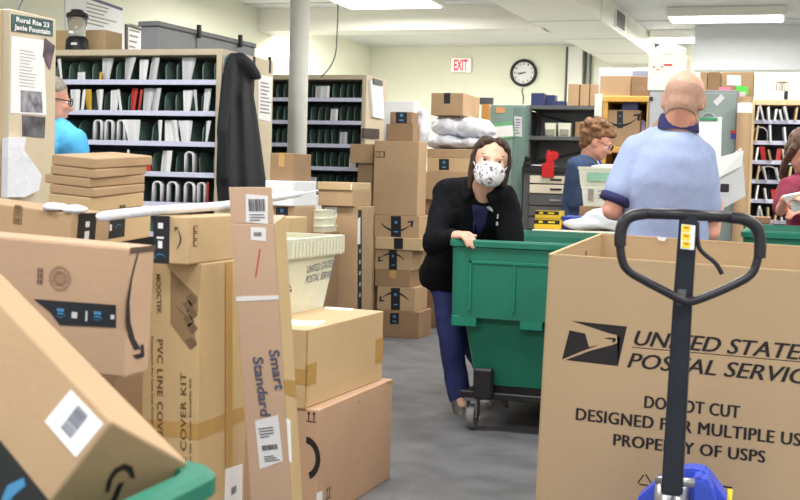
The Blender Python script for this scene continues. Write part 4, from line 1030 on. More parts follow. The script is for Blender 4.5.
# pallet jack
jt = thing('pallet_jack', 'blue hand pallet jack with black loop handle in front of the printed carton', 'pallet jack', PZ(682, 560, 0) * 0 + V((P(680, 490, 3.05).x, P(680, 490, 3.05).y, 0)))
jo = jt.matrix_world.translation.copy()
D = 2.86
def J(px, py, d=D): return P(px, py, d) - jo
loop = [J(686, 216), J(650, 213.5), J(632, 215), J(622.5, 222), J(619.8, 238), J(621, 258), J(626, 270), J(645, 281), J(668, 293), J(679, 299), J(689, 302.5), J(706, 297), J(736, 284), J(752, 275), J(757.5, 262), J(760.5, 240), J(757.5, 227), J(746, 219), J(730, 217.5)]
bm = bmesh.new(); tube(bm, smoothpath(loop, 2, True), .0105, 12, True); finish('loop_handle', bm, BLKP, jt, True)
bm = bmesh.new(); tube(bm, smoothpath([J(646, 213.4), J(632, 215), J(622.5, 222), J(619.8, 238), J(620.4, 246)], 2), .0145, 12); finish('rubber_grip', bm, BLKP, jt, True)
bm = bmesh.new(); tube(bm, smoothpath([J(730, 217.5), J(746, 219), J(757.5, 227), J(760.5, 240), J(759.8, 258)], 2), .0145, 12); finish('rubber_grip', bm, BLKP, jt, True)
bm = bmesh.new(); tube(bm, [J(644, 213.4), J(686, 214.5), J(732, 217.5)], .0135, 12); finish('cross_bar', bm, BLKP, jt, True)
def beam(name, pts, wx, wy, m, bev=.004):
    bm = bmesh.new(); rings = []
    for p, a, b in zip(pts, wx, wy): rings.append([p + V((-a, -b, 0)), p + V((a, -b, 0)), p + V((a, b, 0)), p + V((-a, b, 0))])
    loft(bm, rings); bmesh.ops.bevel(bm, geom=bm.edges[:], offset=bev, segments=2, affect='EDGES'); return finish(name, bm, m, jt)
jb = J(672, 494, 3.0)
beam('stem', [J(689, 214), J(683, 300, 2.9), jb], [.021, .0225, .026], [.014, .016, .022], mat('stem_black', (46, 50, 58), .3, var=.15, scale=14))
SF = Face(Matrix.Translation(jo) @ fmat(J(688.5, 236) + V((0, -.0185, 0)), (1, 0, 0), (0, 0, 1)), fmat(J(688.5, 236) + V((0, -.0185, 0)), (1, 0, 0), (0, 0, 1)), jt)
decal(SF, qpx(SF, (681.5, 224), (695.5, 225.5), (694, 250), (680.5, 248.5)), PAPER, 'warning_label', .001)
strokes(SF, [qpx(SF, (682.3, 224.8 + 8 * i), (690.5, 225.6 + 8 * i), (690, 232.2 + 8 * i), (682, 231.4 + 8 * i)) for i in range(3)], YEL, 'warning_print', lift=.0012)
strokes(SF, [qpx(SF, (684, 227 + 8 * i), (689, 227.5 + 8 * i), (688.7, 228.6 + 8 * i), (684, 228 + 8 * i)) for i in range(3)], RED, 'warning_symbols', lift=.002)
SF2 = Face(Matrix.Translation(jo) @ fmat(J(682, 295, 2.9) + V((0, -.0185, 0)), (1, 0, 0), (0, 0, 1)), fmat(J(682, 295, 2.9) + V((0, -.0185, 0)), (1, 0, 0), (0, 0, 1)), jt)
decal(SF2, qpx(SF2, (678, 283), (687, 283), (685, 305), (677, 305)), mat('worn_plate', (96, 98, 98), .4, var=.3, scale=40), 'worn_plate', .0015)
bm = bmesh.new(); tube(bm, smoothpath([J(697, 222), J(697.5, 246), J(704, 254), J(714, 261), J(719, 268), J(722, 274)], 2), .0055, 10); finish('release_lever', bm, BLKP, jt, True)
# chassis
def prism(name, pts, y0, y1, m, bev=.006):
    bm = bmesh.new(); loft(bm, [[V((x, y, z)) for x, z in pts] for y in (y0, y1)]); bmesh.ops.bevel(bm, geom=bm.edges[:], offset=bev, segments=2, affect='EDGES'); return finish(name, bm, m, jt)
ca, cb = J(636, 500, 3.19), J(729, 500, 3.19); ct0, ct1 = J(666, 474, 3.19), J(707, 468, 3.19)
prism('blue_frame', [(ca.x - .04, .09), (cb.x + .05, .09), (cb.x + .01, ca.z), (J(722, 487, 3.19).x, J(722, 487, 3.19).z), (ct1.x, ct1.z), (J(690, 466, 3.19).x, J(690, 466, 3.19).z), (ct0.x, ct0.z), (ca.x, ca.z)], .12, .2, BLUE)
prism('pump_head', [(J(a_, b_, 3.1).x, J(a_, b_, 3.1).z) for a_, b_ in ((690, 512), (718, 512), (712, 484), (704, 475), (690, 478))], .05, .14, BLUE, .01)
bm = bmesh.new(); cyl(bm, (jb.x - .01, .06, .18), (jb.x - .01, .06, jb.z + .0), .045, n=24); finish('hydraulic_pump', bm, STEEL, jt, True)
bm = bmesh.new(); cyl(bm, (jb.x - .05, .02, jb.z + .015), (jb.x + .05, .02, jb.z + .015), .012, n=16); finish('pivot_pin', bm, STEEL, jt, True)
bm = bmesh.new(); q = J(730, 494, 3.03); cyl(bm, q + V((0, 0, -.06)), q + V((0, 0, .012)), .006, n=10); finish('yellow_tip', bm, YEL, jt, True)
for sx in (-.045, .045):
    bm = bmesh.new(); cyl(bm, (jb.x - .01 + sx - .02, .06, .09), (jb.x - .01 + sx + .02, .06, .09), .089, n=28); finish('steer_wheel', bm, RUBBER, jt)
for sx in (-.2, .2):
    x = (gx0 + gx1) / 2 - jo.x + sx
    bm = bmesh.new(); bx(bm, x - .07, x + .07, .18, 1.3, .022, .075, .006); finish('fork', bm, BLUE, jt)
    bm = bmesh.new(); cyl(bm, (x - .03, 1.25, .031), (x + .03, 1.25, .031), .03, n=20); finish('fork_roller', bm, RUBBER, jt)

# ================================================================ WORK TABLE AND WHAT LIES ON IT
ty0, ty1, tz = 6.58, 7.5, .86
t = thing('work_table', 'work table behind the hamper with boxes and mail on it', 'table', (-.95, ty0, 0))
box('table_top', CREAM, -.42, .33, 0, ty1 - ty0, tz - .03, tz, t, .005)
for sx in (-.40, .26):
    for sy in (.04, ty1 - ty0 - .08): box('leg', DARKM, sx, sx + .04, sy, sy + .04, 0, tz - .03, t)
yb = None
def yellowbox(label, px0, px1, yt, yb_, Y, z0):
    c = cpx('yellow_black_box', label, px0, px1, yt, yb_, Y, .14, mat('yellow_card', (232, 190, 50), .5, var=.05), z0=z0, group='yellow and black boxes on the table')
    f = c.f['F']; hw, hh = f.half; decal(f, [V((-hw, .0)), V((hw * .9, .0)), V((hw * .9, hh * .8)), V((-hw, hh * .8))], INK, 'dark_band', .001); decal(f, rect(-hw * .5, hh * .4, hw * .3, hh * .4), YEL, 'yellow_mark', .002); decal(f, rect(hw * .3, hh * .4, hw * .5, hh * .3), YEL, 'yellow_mark', .002)
    decal(c.f['T'], [V((-hw, -.07)), V((hw, -.07)), V((hw, .07)), V((-hw, .07))], INK, 'dark_top', .001)
    return c
y1_ = yellowbox('yellow and black box on the table, the lower of two', 534, 561, 219, 227.5, 6.66, tz)
y2_ = yellowbox('yellow and black box on the table, the upper of two', 535, 560, 210.5, 219, 6.67, y1_.z1)
c = cpx('blue_tray', 'blue plastic lid on the table beside the yellow boxes', 561, 580, 216.5, 227, 6.7, .25, mat('blue_plastic', (44, 64, 160), .4), z0=tz, cat='tray')
pA = PY(600, 222, 6.75); pB = PY(640, 214, 6.75)
lump('poly_mailer', 'big white plastic sack slumped on the table in front of the white tubs', 'mail bag', [((PY(586, 226, 6.7).x, 6.75, tz + .035), (.16, .13, .035)), ((PY(612, 220, 6.7).x, 6.78, tz + .065), (.17, .14, .07)), ((PY(640, 215, 6.7).x, 6.8, tz + .085), (.17, .14, .1))], POLY, amp=.01)
cb_ = cpx('cardboard_box', 'brown box on the table carrying the white mail tubs', 579, 640, 207, 226, 7.02, .4, CARD_D, z0=tz)
z_ = cb_.z1
for i, (x0_, x1_, yt, yb_) in enumerate(((581, 626, 186, 207), (578, 622, 167, 186))):
    t_, z_, f_ = mailtray('white corrugated mail tub on the table box, %s' % ('the lower with round printed marks' if i == 0 else 'the upper with a green band'), x0_, x1_, yt, yb_, 7.03 + .01 * i, .34, z0=z_ if i == 0 else z_ + .001, group='stacked white mail tubs')
    hw, hh = f_.half
    if i == 1: decal(f_, [V((-hw * .6, -hh * .5)), V((hw * .8, -hh * .5)), V((hw * .8, hh * .4)), V((-hw * .6, hh * .4))], mat('pale_green_print', (150, 196, 168), .6), 'green_band', .012, clip=False)
    else:
        strokes(f_, [rect(-hw * .6, hh * .4, .03, .03), rect(-hw * .6, -hh * .2, .03, .03)] + [rect(.03, hh * (.5 - .35 * k), .12, .006) for k in range(3)], GREY_INK, 'printed_marks', lift=.012)
lump('mail_bundle', 'bundle of white letters heaped in the upper white mail tub', 'mail', [((PY(606, 166, 7.1).x, 7.18, z_ - .005), (.11, .12, .025))], PAPER, amp=.006)

# ================================================================ BACK WALL FURNITURE
# dark steel shelving
Y = 10.5
X0, X1 = PY(525, 150, Y).x, PY(604, 150, Y).x
zT, zM, zD = PY(560, 105.5, Y).z, PY(560, 137, Y).z, PY(545, 167, Y - .25).z
t = thing('steel_shelving', 'dark grey steel shelving with braces against the far wall', 'shelving', ((X0 + X1) / 2, Y, 0)); w_ = (X1 - X0) / 2
for sx in (-w_, w_ - .04):
    for sy in (0, .42): box('post', DARKM, sx, sx + .04, sy, sy + .04, 0, zT, t)
for z in (zT - .035, zM - .03, .3): box('shelf', DARKM, -w_, w_, -.01, .46, z, z + .035, t)
box('end_panel', DARKM, -w_ + .002, -w_ + .008, .03, .43, .3, zT - .04, t, 0); box('back_panel', GREYM, -w_, w_, .462, .47, .3, zT, t, 0)
for a_, b_ in (((-w_, zT - .05), (w_, zM + .05)), ((-w_, zD + .05), (w_, zM - .05))):
    bm = bmesh.new(); tube(bm, [(a_[0], .45, a_[1]), (b_[0], .45, b_[1])], .012, 6); finish('brace', bm, DARKM, t)
# drawer desk below
dx0, dx1 = PY(523, 180, Y - .3).x, PY(590, 180, Y - .3).x
t = thing('drawer_bench', 'black-topped bench with cream drawers in front of the steel shelving', 'bench', ((dx0 + dx1) / 2, Y - .3, 0)); w2 = (dx1 - dx0) / 2
box('bench_body', DARKM, -w2, w2, .02, .27, .05, zD - .04, t); box('bench_top', BLK, -w2 - .01, w2 + .01, -.02, .285, zD - .045, zD, t)
zz_ = [PY(545, y, Y - .3).z for y in (175, 184, 194, 206, 217, 230)]
for k in range(5):
    m_ = CREAM if k < 2 else DARKM
    d_ = box('drawer', m_, -w2 + .06, w2 - .03, -.005, .03, zz_[k + 1] + .006, zz_[k] - .006, t); box('drawer_pull', STEEL if k > 1 else BLK, -.05, .05, -.015, 0, (zz_[k] + zz_[k + 1]) / 2 - .008, (zz_[k] + zz_[k + 1]) / 2 + .008, d_)
p = PY(552, 160, Y - .2)
t = thing('tape_dispenser', 'red tape gun standing on the black bench top', 'tape gun', (p.x, Y - .2, zD))
box('dispenser_frame', RED, -.05, .02, -.03, .03, 0, .12, t, .008)
bm = bmesh.new(); cyl(bm, (.015, -.02, .1), (.015, .02, .1), .04, n=24); finish('tape_roll', bm, RED, t)
box('dispenser_handle', RED, -.045, -.015, -.018, .018, .11, .145, t, .006)
box('hanging_flap', RED, -.06, .045, -.13, -.115, -.09, .03, t, .004)
p = PY(524, 163, Y - .15)
t = thing('telephone', 'small black telephone on the end of the bench', 'telephone', (p.x, Y - .15, zD)); box('phone_body', BLK, -.07, .07, -.06, .06, 0, .04, t, .01); box('handset', BLK, -.06, .06, -.02, .02, .05, .09, t, .012); box('cradle', BLK, -.03, .03, -.03, .03, .038, .055, t, .004)
lump('paper_pile', 'loose white papers spread along the black bench top', 'papers', [((PY(540, 166, Y - .2).x, Y - .12, zD + .012), (.14, .08, .012))], PAPER_G, amp=.004)
for k, (a_, b_, yt) in enumerate(((531, 545, 93), (541, 555, 95), (552, 565, 101))):
    cpx('blue_box', 'small navy printed box on the shelving top, %s from the left' % ORD[k], a_, b_ if k else 544, yt, 105.5, Y + .05 + .16 * (k == 1), .12, NAVY, z0=zT, group='navy boxes on the steel shelving')
for k, (a_, b_) in enumerate(((568, 579), (580, 589), (590, 600))):
    cpx('cardboard_box', 'narrow tan box in a row on the shelving top, %s from the left' % ORD[k], a_, b_, 84, 105.5, Y + .04, .25, CARD, z0=zT, group='narrow boxes on the steel shelving')
for k, (a_, b_) in enumerate(((545, 556), (558, 571))):
    t_, _, f_ = mailtray('small grey-white bin on the middle steel shelf, %s' % ('left of the pair' if k == 0 else 'right of the pair'), a_, b_, 123, 134, Y + .05, .2, z0=zM + .005, group='small bins on the steel shelf', m=PLAS_W)
    decal(f_, rect(0, -.02, .08, .05), mat('bin_front', (150, 148, 136), .6), 'bin_label', .01, clip=False)
cpx('cardboard_box', 'tan box at the end of the middle steel shelf behind the curly-haired woman', 575, 592, 122, 134, Y + .05, .25, CARD_D, z0=zM + .005)
# grey green locker door with notices
Y = 10.3
X0, X1 = PY(489, 150, Y).x, PY(524, 150, Y).x
zt_ = PY(505, 105, Y).z
t = thing('metal_cabinet', 'grey-green metal cabinet with notices taped to it behind the masked woman', 'cabinet', ((X0 + X1) / 2, Y, 0)); w_ = (X1 - X0) / 2
box('cabinet_body', GGREEN, -w_, w_, .01, .18, 0, zt_, t, .006); box('cabinet_door', GGREEN, -w_, w_ - .1, -.012, .01, .1, zt_ - .02, t, .004); box('door_edge', mat('locker_edge', (112, 136, 130), .5), w_ - .098, w_, -.012, .01, .1, zt_ - .02, t, .004)
FC = Face(fmat((0, Y - .014, 0), (1, 0, 0), (0, 0, 1)))
o, f = sheet('paper_notice', 'white notice with green edge on the grey-green cabinet', 'notice', FC, ((490, 125), (512, 121), (516, 137), (492, 140)), mat('green_edge', (110, 180, 130), .6), .002, lift=.004)
decal(f, [V((-.09, -.06)), V((.1, -.045)), V((.09, .05)), V((-.1, .03))], PAPER, 'notice_sheet', .001)
o, f = sheet('paper_notice', 'small orange note high on the grey-green cabinet', 'notice', FC, ((496, 107), (505, 107), (505, 113), (496, 113)), mat('orange_note', (214, 160, 110), .6), .002)
o, f = sheet('paper_notice', 'narrow white list at the edge of the grey-green cabinet', 'notice', FC, ((514, 116), (522, 117), (522, 137), (515, 136)), PAPER_G, .002); lines(f, 0, 0, .05, .14, 6)
o = box('wood_panel', mat('orange_wood', (206, 150, 84), .5, var=.1, stretch=(8, 8, 1)), PY(481, 120, 10.2).x, PY(489, 120, 10.2).x, 10.2, 10.24, 0, PY(485, 104, 10.2).z); tag(o, 'orange wooden board edge standing beside the grey-green cabinet', 'board')
o = box('dark_shelf_end', DARKM, PY(481, 101, 10.3).x, PY(494, 101, 10.3).x, 10.25, 10.29, zt_ + .0, PY(488, 98, 10.3).z); tag(o, 'small dark plate on top of the cabinet below the EXIT sign', 'plate')
# yellow wooden shelf
Y = 9.5
X0, X1 = PY(598, 110, Y).x, PY(652, 110, Y).x; zt_ = PY(625, 96, Y).z; zm_ = PY(625, 149, Y).z
t = thing('wooden_shelf', 'yellow wooden open shelf holding an arrow-marked box', 'shelf', ((X0 + X1) / 2, Y, 0)); w_ = (X1 - X0) / 2
for sx in (-w_ + .04, w_ - .035): box('upright', WOODY, sx - .005, sx + .035, 0, .4, 0, zt_ - .03, t)
for z in (zt_ - .045, zm_ - .03, .5): box('shelf_board', WOODY, -w_, w_, -.01, .4, z, z + .045, t)
box('back_board', mat('dark_wood', (84, 66, 50), .6), -w_ + .05, w_ - .03, .38, .395, .02, zt_ - .04, t)
o = box('white_post', WHITEP, X0 - .02, X0 + .035, Y - .05, Y - .015, 0, zt_ + .01); tag(o, 'slim white post at the end of the yellow wooden shelf', 'post')
c = cpx('cardboard_box', 'arrow-marked box with black tape inside the yellow shelf', 605, 640, 110, 147, Y + .02, .3, CARD, z0=zm_ + .016); tape_mark(c, 'F', 617, 623, 111, 128); q = c.f['F'].at(620, 118); smile(c, 'F', q.x, q.y, .27)
c2 = cpx('blue_box', 'small navy and white box lying on the arrow-marked box in the shelf', 622, 638, 102, 110, Y + .05, .15, NAVY, z0=c.z1)
q1_ = cpx('cardboard_box', 'wide tan box on top of the yellow shelf', 600, 631, 75.5, 96, Y + .02, .3, CARD, z0=zt_ + .001)
q2_ = cpx('cardboard_box', 'dark brown box on top of the yellow shelf beside the wide tan one', 631.5, 648, 76, 96, Y, .3, CARD_D, z0=zt_ + .001)
F = q2_.f['F']; strokes(F, [rect(0, -.03 + .012 * k, .08, .004) for k in range(3)], mat('tan_print', (190, 150, 120), .6), 'print_lines')
c = cpx('long_carton', 'long white and blue flat carton behind the boxes on the yellow shelf', 599, 650, 68, 96, Y + .33, .1, mat('bluish_white_card', (186, 198, 220), .5), z0=zt_ + .001); F = c.f['F']; decal(F, [V((.06, .03)), V((F.half[0], .03)), V((F.half[0], .10)), V((.06, .10))], mat('slate_card', (110, 116, 136), .5), 'printed_band', .001)
lump('plastic_bag', 'red, white and blue plastic package beside the bald man on the yellow shelf', 'package', [((PY(643, 117, 9.6).x, 9.6, zm_ + .13), (.045, .05, .11))], mat('parcel_tricolour', (90, 130, 200), .4, scale=9, rgb2=(230, 200, 210)), amp=.01)
# grey lockers with clipboard
Y = 8.9
X0, X1 = PY(648, 120, Y).x, PY(737, 120, Y).x; Xm = PY(690, 120, Y).x; zt_ = PY(690, 90, Y).z
t = thing('metal_locker', 'grey metal locker pair behind the bald man', 'locker', ((X0 + X1) / 2, Y, 0)); cx_ = (X0 + X1) / 2
box('locker_body', GREYM, X0 - cx_, X1 - cx_, .0, .45, 0, zt_, t, .005)
box('locker_door', GREYL, X0 - cx_ + .01, Xm - cx_ - .004, -.018, 0, .06, zt_ - .02, t, .004); d2 = box('locker_door', LOCKG, Xm - cx_ + .004, X1 - cx_ - .01, -.018, 0, .06, zt_ - .02, t, .004)
p = PY(651.5, 99, Y); box('lock', BLK, p.x - cx_ - .012, p.x - cx_ + .012, -.03, -.016, p.z - .015, p.z + .015, t, .003)
FK = Face(fmat((0, Y - .0185, 0), (1, 0, 0), (0, 0, 1)))
o, f = sheet('clipboard', 'clipboard with white papers and a green clip on the locker door', 'clipboard', FK, ((694, 119), (722, 117), (721, 160), (694, 160)), PAPER, .012); decal(f, rect(0, .14, .13, .02), mat('green_clip', (60, 140, 100), .4), 'clip', .01, clip=False); bm = bmesh.new(); tube(bm, [f.Ml @ V((math.cos(a * .5236) * .045, .15 + math.sin(a * .5236) * .035, .006)) for a in range(7)], .005, 6); finish('clip_wire', bm, STEEL, o)
o, f = sheet('sticker', 'small pale sticker tilted on the grey-green locker door', 'sticker', FK, ((713, 102), (721, 94), (725, 98), (717, 106)), PAPER_G, .002)
o = box('paper_strip', mat('red_white_flyer', (220, 200, 205), .6, scale=12, rgb2=(190, 120, 130)), X1 + .01, X1 + .05, Y, Y + .02, PY(733, 160, Y).z, PY(733, 92, Y).z); tag(o, 'stack of flyers hanging on the side of the grey locker', 'papers')
o, f = sheet('sticker', 'small red and blue sticker on the side of the locker', 'sticker', FK, ((731, 131), (737, 131), (737, 139), (731, 139)), mat('flag_sticker', (60, 70, 150), .5, var=0), .003, lift=.02); decal(f, rect(0, .02, .05, .02), RED, 'red_band', .001)
# white printed box on the locker
wb_ = cpx('white_box', 'white box with red print on top of the lockers above the bald man', 648, 686, 55, 90, Y + .02, .35, mat('white_card_warm', (250, 240, 228), .5, var=.02), z0=zt_)
F = wb_.f['F']
strokes(F, [rect(F.at(668, 65).x, F.at(668, 65).y, .06, .013)] + [rect(F.at(654 + 4 * k, 67 + (k % 2)).x, F.at(654 + 4 * k, 67).y - .02 * (k % 2), .02, .008) for k in range(3)], RED, 'red_print'); q = F.at(658, 79); decal(F, rect(q.x, q.y, .09, .06), PAPER, 'label', .001)
lump('plastic_bag', 'crumpled clear and green bag on the white printed box', 'bag', [((PY(668, 50, Y).x, Y + .2, wb_.z1 + .05), (.12, .1, .05))], mat('pale_bag', (214, 226, 216), .4, var=.1, scale=8), amp=.02)
zb_ = zt_
for k, (a_, b_, yt, m_, l_) in enumerate(((700, 707, 72, CARD, 'narrow tan box on the lockers beside the bald head'), (707.5, 720, 72, CARD_D, 'banded brown box on the lockers next to the narrow tan one'))):
    cpx('cardboard_box', l_, a_, b_, yt, 90, Y + .1, .25, m_, z0=zb_)
c = cpx('cardboard_box', 'wide tan box with white and green notes between locker and pale wooden case', 720.5, 753, 72, 97, 9.45, .3, CARD, z0=1.6)
sup2 = box('shelf_ledge', WOODL, c.X0 - .02, c.X1 + .02, 9.43, 9.8, 1.565, 1.598); tag(sup2, 'pale wooden ledge under the box with the green note', 'ledge')
box('ledge_leg', WOODL, c.X0, c.X0 + .03, 9.45, 9.78, 0, 1.565, None).parent = sup2
F = c.f['F']; decal(F, qpx(F, (727, 75), (741, 75.5), (741, 86), (727, 85)), PAPER, 'white_note', .002)
o, f = sheet('sticky_note', 'bright green sticky note on the ledge below the white note', 'note', Face(fmat((0, 9.42, 0), (1, 0, 0), (0, 0, 1))), ((736, 86), (748, 86.5), (748, 95), (736, 94.5)), mat('neon_green', (96, 220, 90), .6, var=.02), .002)
o, f = sheet('sticky_note', 'pink note at the corner of the locker top', 'note', Face(fmat((0, 8.93, 0), (1, 0, 0), (0, 0, 1))), ((719, 87), (731, 87), (731, 90.5), (719, 90.5)), mat('neon_pink', (238, 130, 160), .6, var=.02), .002)
# brown tube
p0 = PY(743, 200, 8.75)
t = thing('mailing_tube', 'upright brown cardboard tube with white label beside the pale wooden case', 'tube', (PY(743, 150, 8.75).x, 8.75, 0)); zt2 = PY(743, 97, 8.75).z
bm = bmesh.new(); cyl(bm, (0, 0, 0), (0, 0, zt2), .05, n=28); finish('tube_body', bm, CARD, t, False)
bm = bmesh.new(); cyl(bm, (0, 0, PY(743, 113, 8.75).z), (0, 0, PY(743, 103, 8.75).z), .0512, n=28); finish('tube_label', bm, PAPER, t, False)
# white tray and loops on the pale case
c = cpx('white_tray', 'long white card tray on top of the pale wooden case', 755, 820, 91, 100, 9.0, .3, PAPER, z0=PY(770, 100, 8.95).z, cat='tray')
for k in range(3):
    pp_ = PY(779 + 3.2 * k, 91, 9.1); loopmail('brown bent card loop standing in the white tray, %s from the left' % ORD[k], pp_.x, 9.05, c.z1, .07, .035, CARD_D, 'card loops on the white tray')
box('tray_clip', BLK, PY(786, 96, 8.99).x - .012, PY(786, 96, 8.99).x + .012, 8.985, 9.0, c.z1 - .06, c.z1, None); o = bpy.data.objects['tray_clip']; o.parent = c.o; o.matrix_parent_inverse = c.o.matrix_world.inverted()
# brown box low right behind hamper rim
cpx('cardboard_box', 'small brown box on the lowest shelf edge above the green rim', 747, 770, 217, 232, 7.9, .25, CARD_D, z0=.9)
o = box('low_stand', DARKM, PY(747, 224, 7.9).x - .02, PY(770, 224, 7.9).x + .02, 7.88, 8.2, 0, .898); tag(o, 'dark stand under the small brown box by the green rim', 'stand')

# ================================================================ PEOPLE
SKIN = mat('skin', (222, 176, 152), .5, var=.04, scale=12); SKIN2 = mat('skin_ruddy', (220, 160, 138), .5, var=.05, scale=12)
def frame3(f, u):
    f = f.normalized(); r = f.cross(u).normalized(); u = r.cross(f).normalized()
    return r, f, u
def head_mesh(bm, c, f, u, s=1.0, ears=True):
    r, f, u = frame3(f, u)
    M3 = Matrix((r, f, u)).transposed()
    def e(x, y, z, a, b, d): ell(bm, c + (r * x + f * y + u * z) * s, (a * s, b * s, d * s), M3, 20)
    e(0, -.012, .032, .077, .097, .084)      # cranium
    e(0, .022, -.028, .062, .07, .078)       # face
    e(0, .05, -.082, .034, .036, .03)        # chin
    e(.03, .02, -.06, .034, .05, .04); e(-.03, .02, -.06, .034, .05, .04)   # jaw
    e(0, .082, .012, .05, .016, .014)        # brow
    e(.034, .072, -.025, .022, .016, .018); e(-.034, .072, -.025, .022, .016, .018)   # cheeks
    capsule(bm, c + (f * .09 + u * .005) * s, c + (f * .108 - u * .03) * s, .008 * s, .013 * s)   # nose
    e(.012, .096, -.034, .008, .01, .008); e(-.012, .096, -.034, .008, .01, .008)
    e(0, .085, -.06, .024, .012, .006); e(0, .083, -.07, .021, .012, .007)    # lips
    if ears:
        for k in (-1, 1): e(k * .078, -.008, -.008, .009, .022, .034); e(k * .082, -.014, .006, .008, .014, .016)
    return r, f, u
def hand_mesh(bm, w, d, n, side, curl=.5, s=1.0, thumb_out=1.0):
    """wrist w, direction d, back-of-hand normal n; side=+1 puts the thumb on d x n"""
    d = d.normalized(); n = (n - d * n.dot(d)).normalized(); l = d.cross(n) * side
    M3 = Matrix((l, d, n)).transposed()
    ell(bm, w + d * .05 * s, (.04 * s, .054 * s, .018 * s), M3, 14)
    capsule(bm, w - d * .02 * s, w + d * .03 * s, .024 * s, .026 * s)
    for k, (off, ln) in enumerate(((.028, .072), (.010, .08), (-.009, .074), (-.027, .058))):
        p = w + (l * off + d * (.088 - abs(off) * .25)) * s; dd = d.copy(); rr = .0098 * s
        for seg, fr in enumerate((.45, .32, .25)):
            a = curl * (.8, 1.0, .7)[seg]; ax = l * side
            dd = (dd * math.cos(a) - n * math.sin(a)); nn = n
            q = p + dd.normalized() * ln * fr * s
            capsule(bm, p, q, rr, rr * .9, 10); p = q; rr *= .9
            n2 = (n * math.cos(a) + d * math.sin(a)); dd = dd.normalized()
    p = w + (l * .03 + d * .025) * s; td = (l * .75 * thumb_out + d * .7 - n * .35).normalized()
    q = p + td * .036 * s; capsule(bm, p, q, .0135 * s, .0115 * s, 10); td2 = (td * .6 + d * .6 - n * .3).normalized(); capsule(bm, q, q + td2 * .03 * s, .0112 * s, .009 * s, 10)
def torso_rings(pel, neck, shA, shB, front, b=1.0, t=0.0, low=-.16, waist=1.0, top=True, hipw=1.0):
    up = (neck - pel); L = up.length; up.normalize()
    latS = (shB - shA).normalized(); latS = (latS - up * latS.dot(up)).normalized()
    latP = V((latS.x, latS.y, 0)).normalized()
    W = (shB - shA).length / 2
    rows = [(low, .155 * hipw, .115), (-.05, .172 * hipw, .125), (.1, .165 * hipw, .122), (.34, .148 * waist, .108 * waist), (.62, .162, .12), (.82, .95 * W, .108), (.93, .72 * W, .085), (1.0, .36 * W, .06)]
    out = []
    for s, rx, ry in rows:
        k = max(0, min(1, s)); lat = (latP * (1 - k) + latS * k).normalized()
        axis = up if s > 0.2 else (up * .5 + V((0, 0, .5))).normalized()
        dep = axis.cross(lat).normalized()
        c = pel + (neck - pel) * s if s >= 0 else pel + axis * (s * L)
        # slight spine curve toward the back in the middle
        out.append([c + lat * (rx * b + t) * math.cos(a) + dep * (ry * b + t) * math.sin(a) for a in [2 * math.pi * i / 24 for i in range(24)]])
    return out
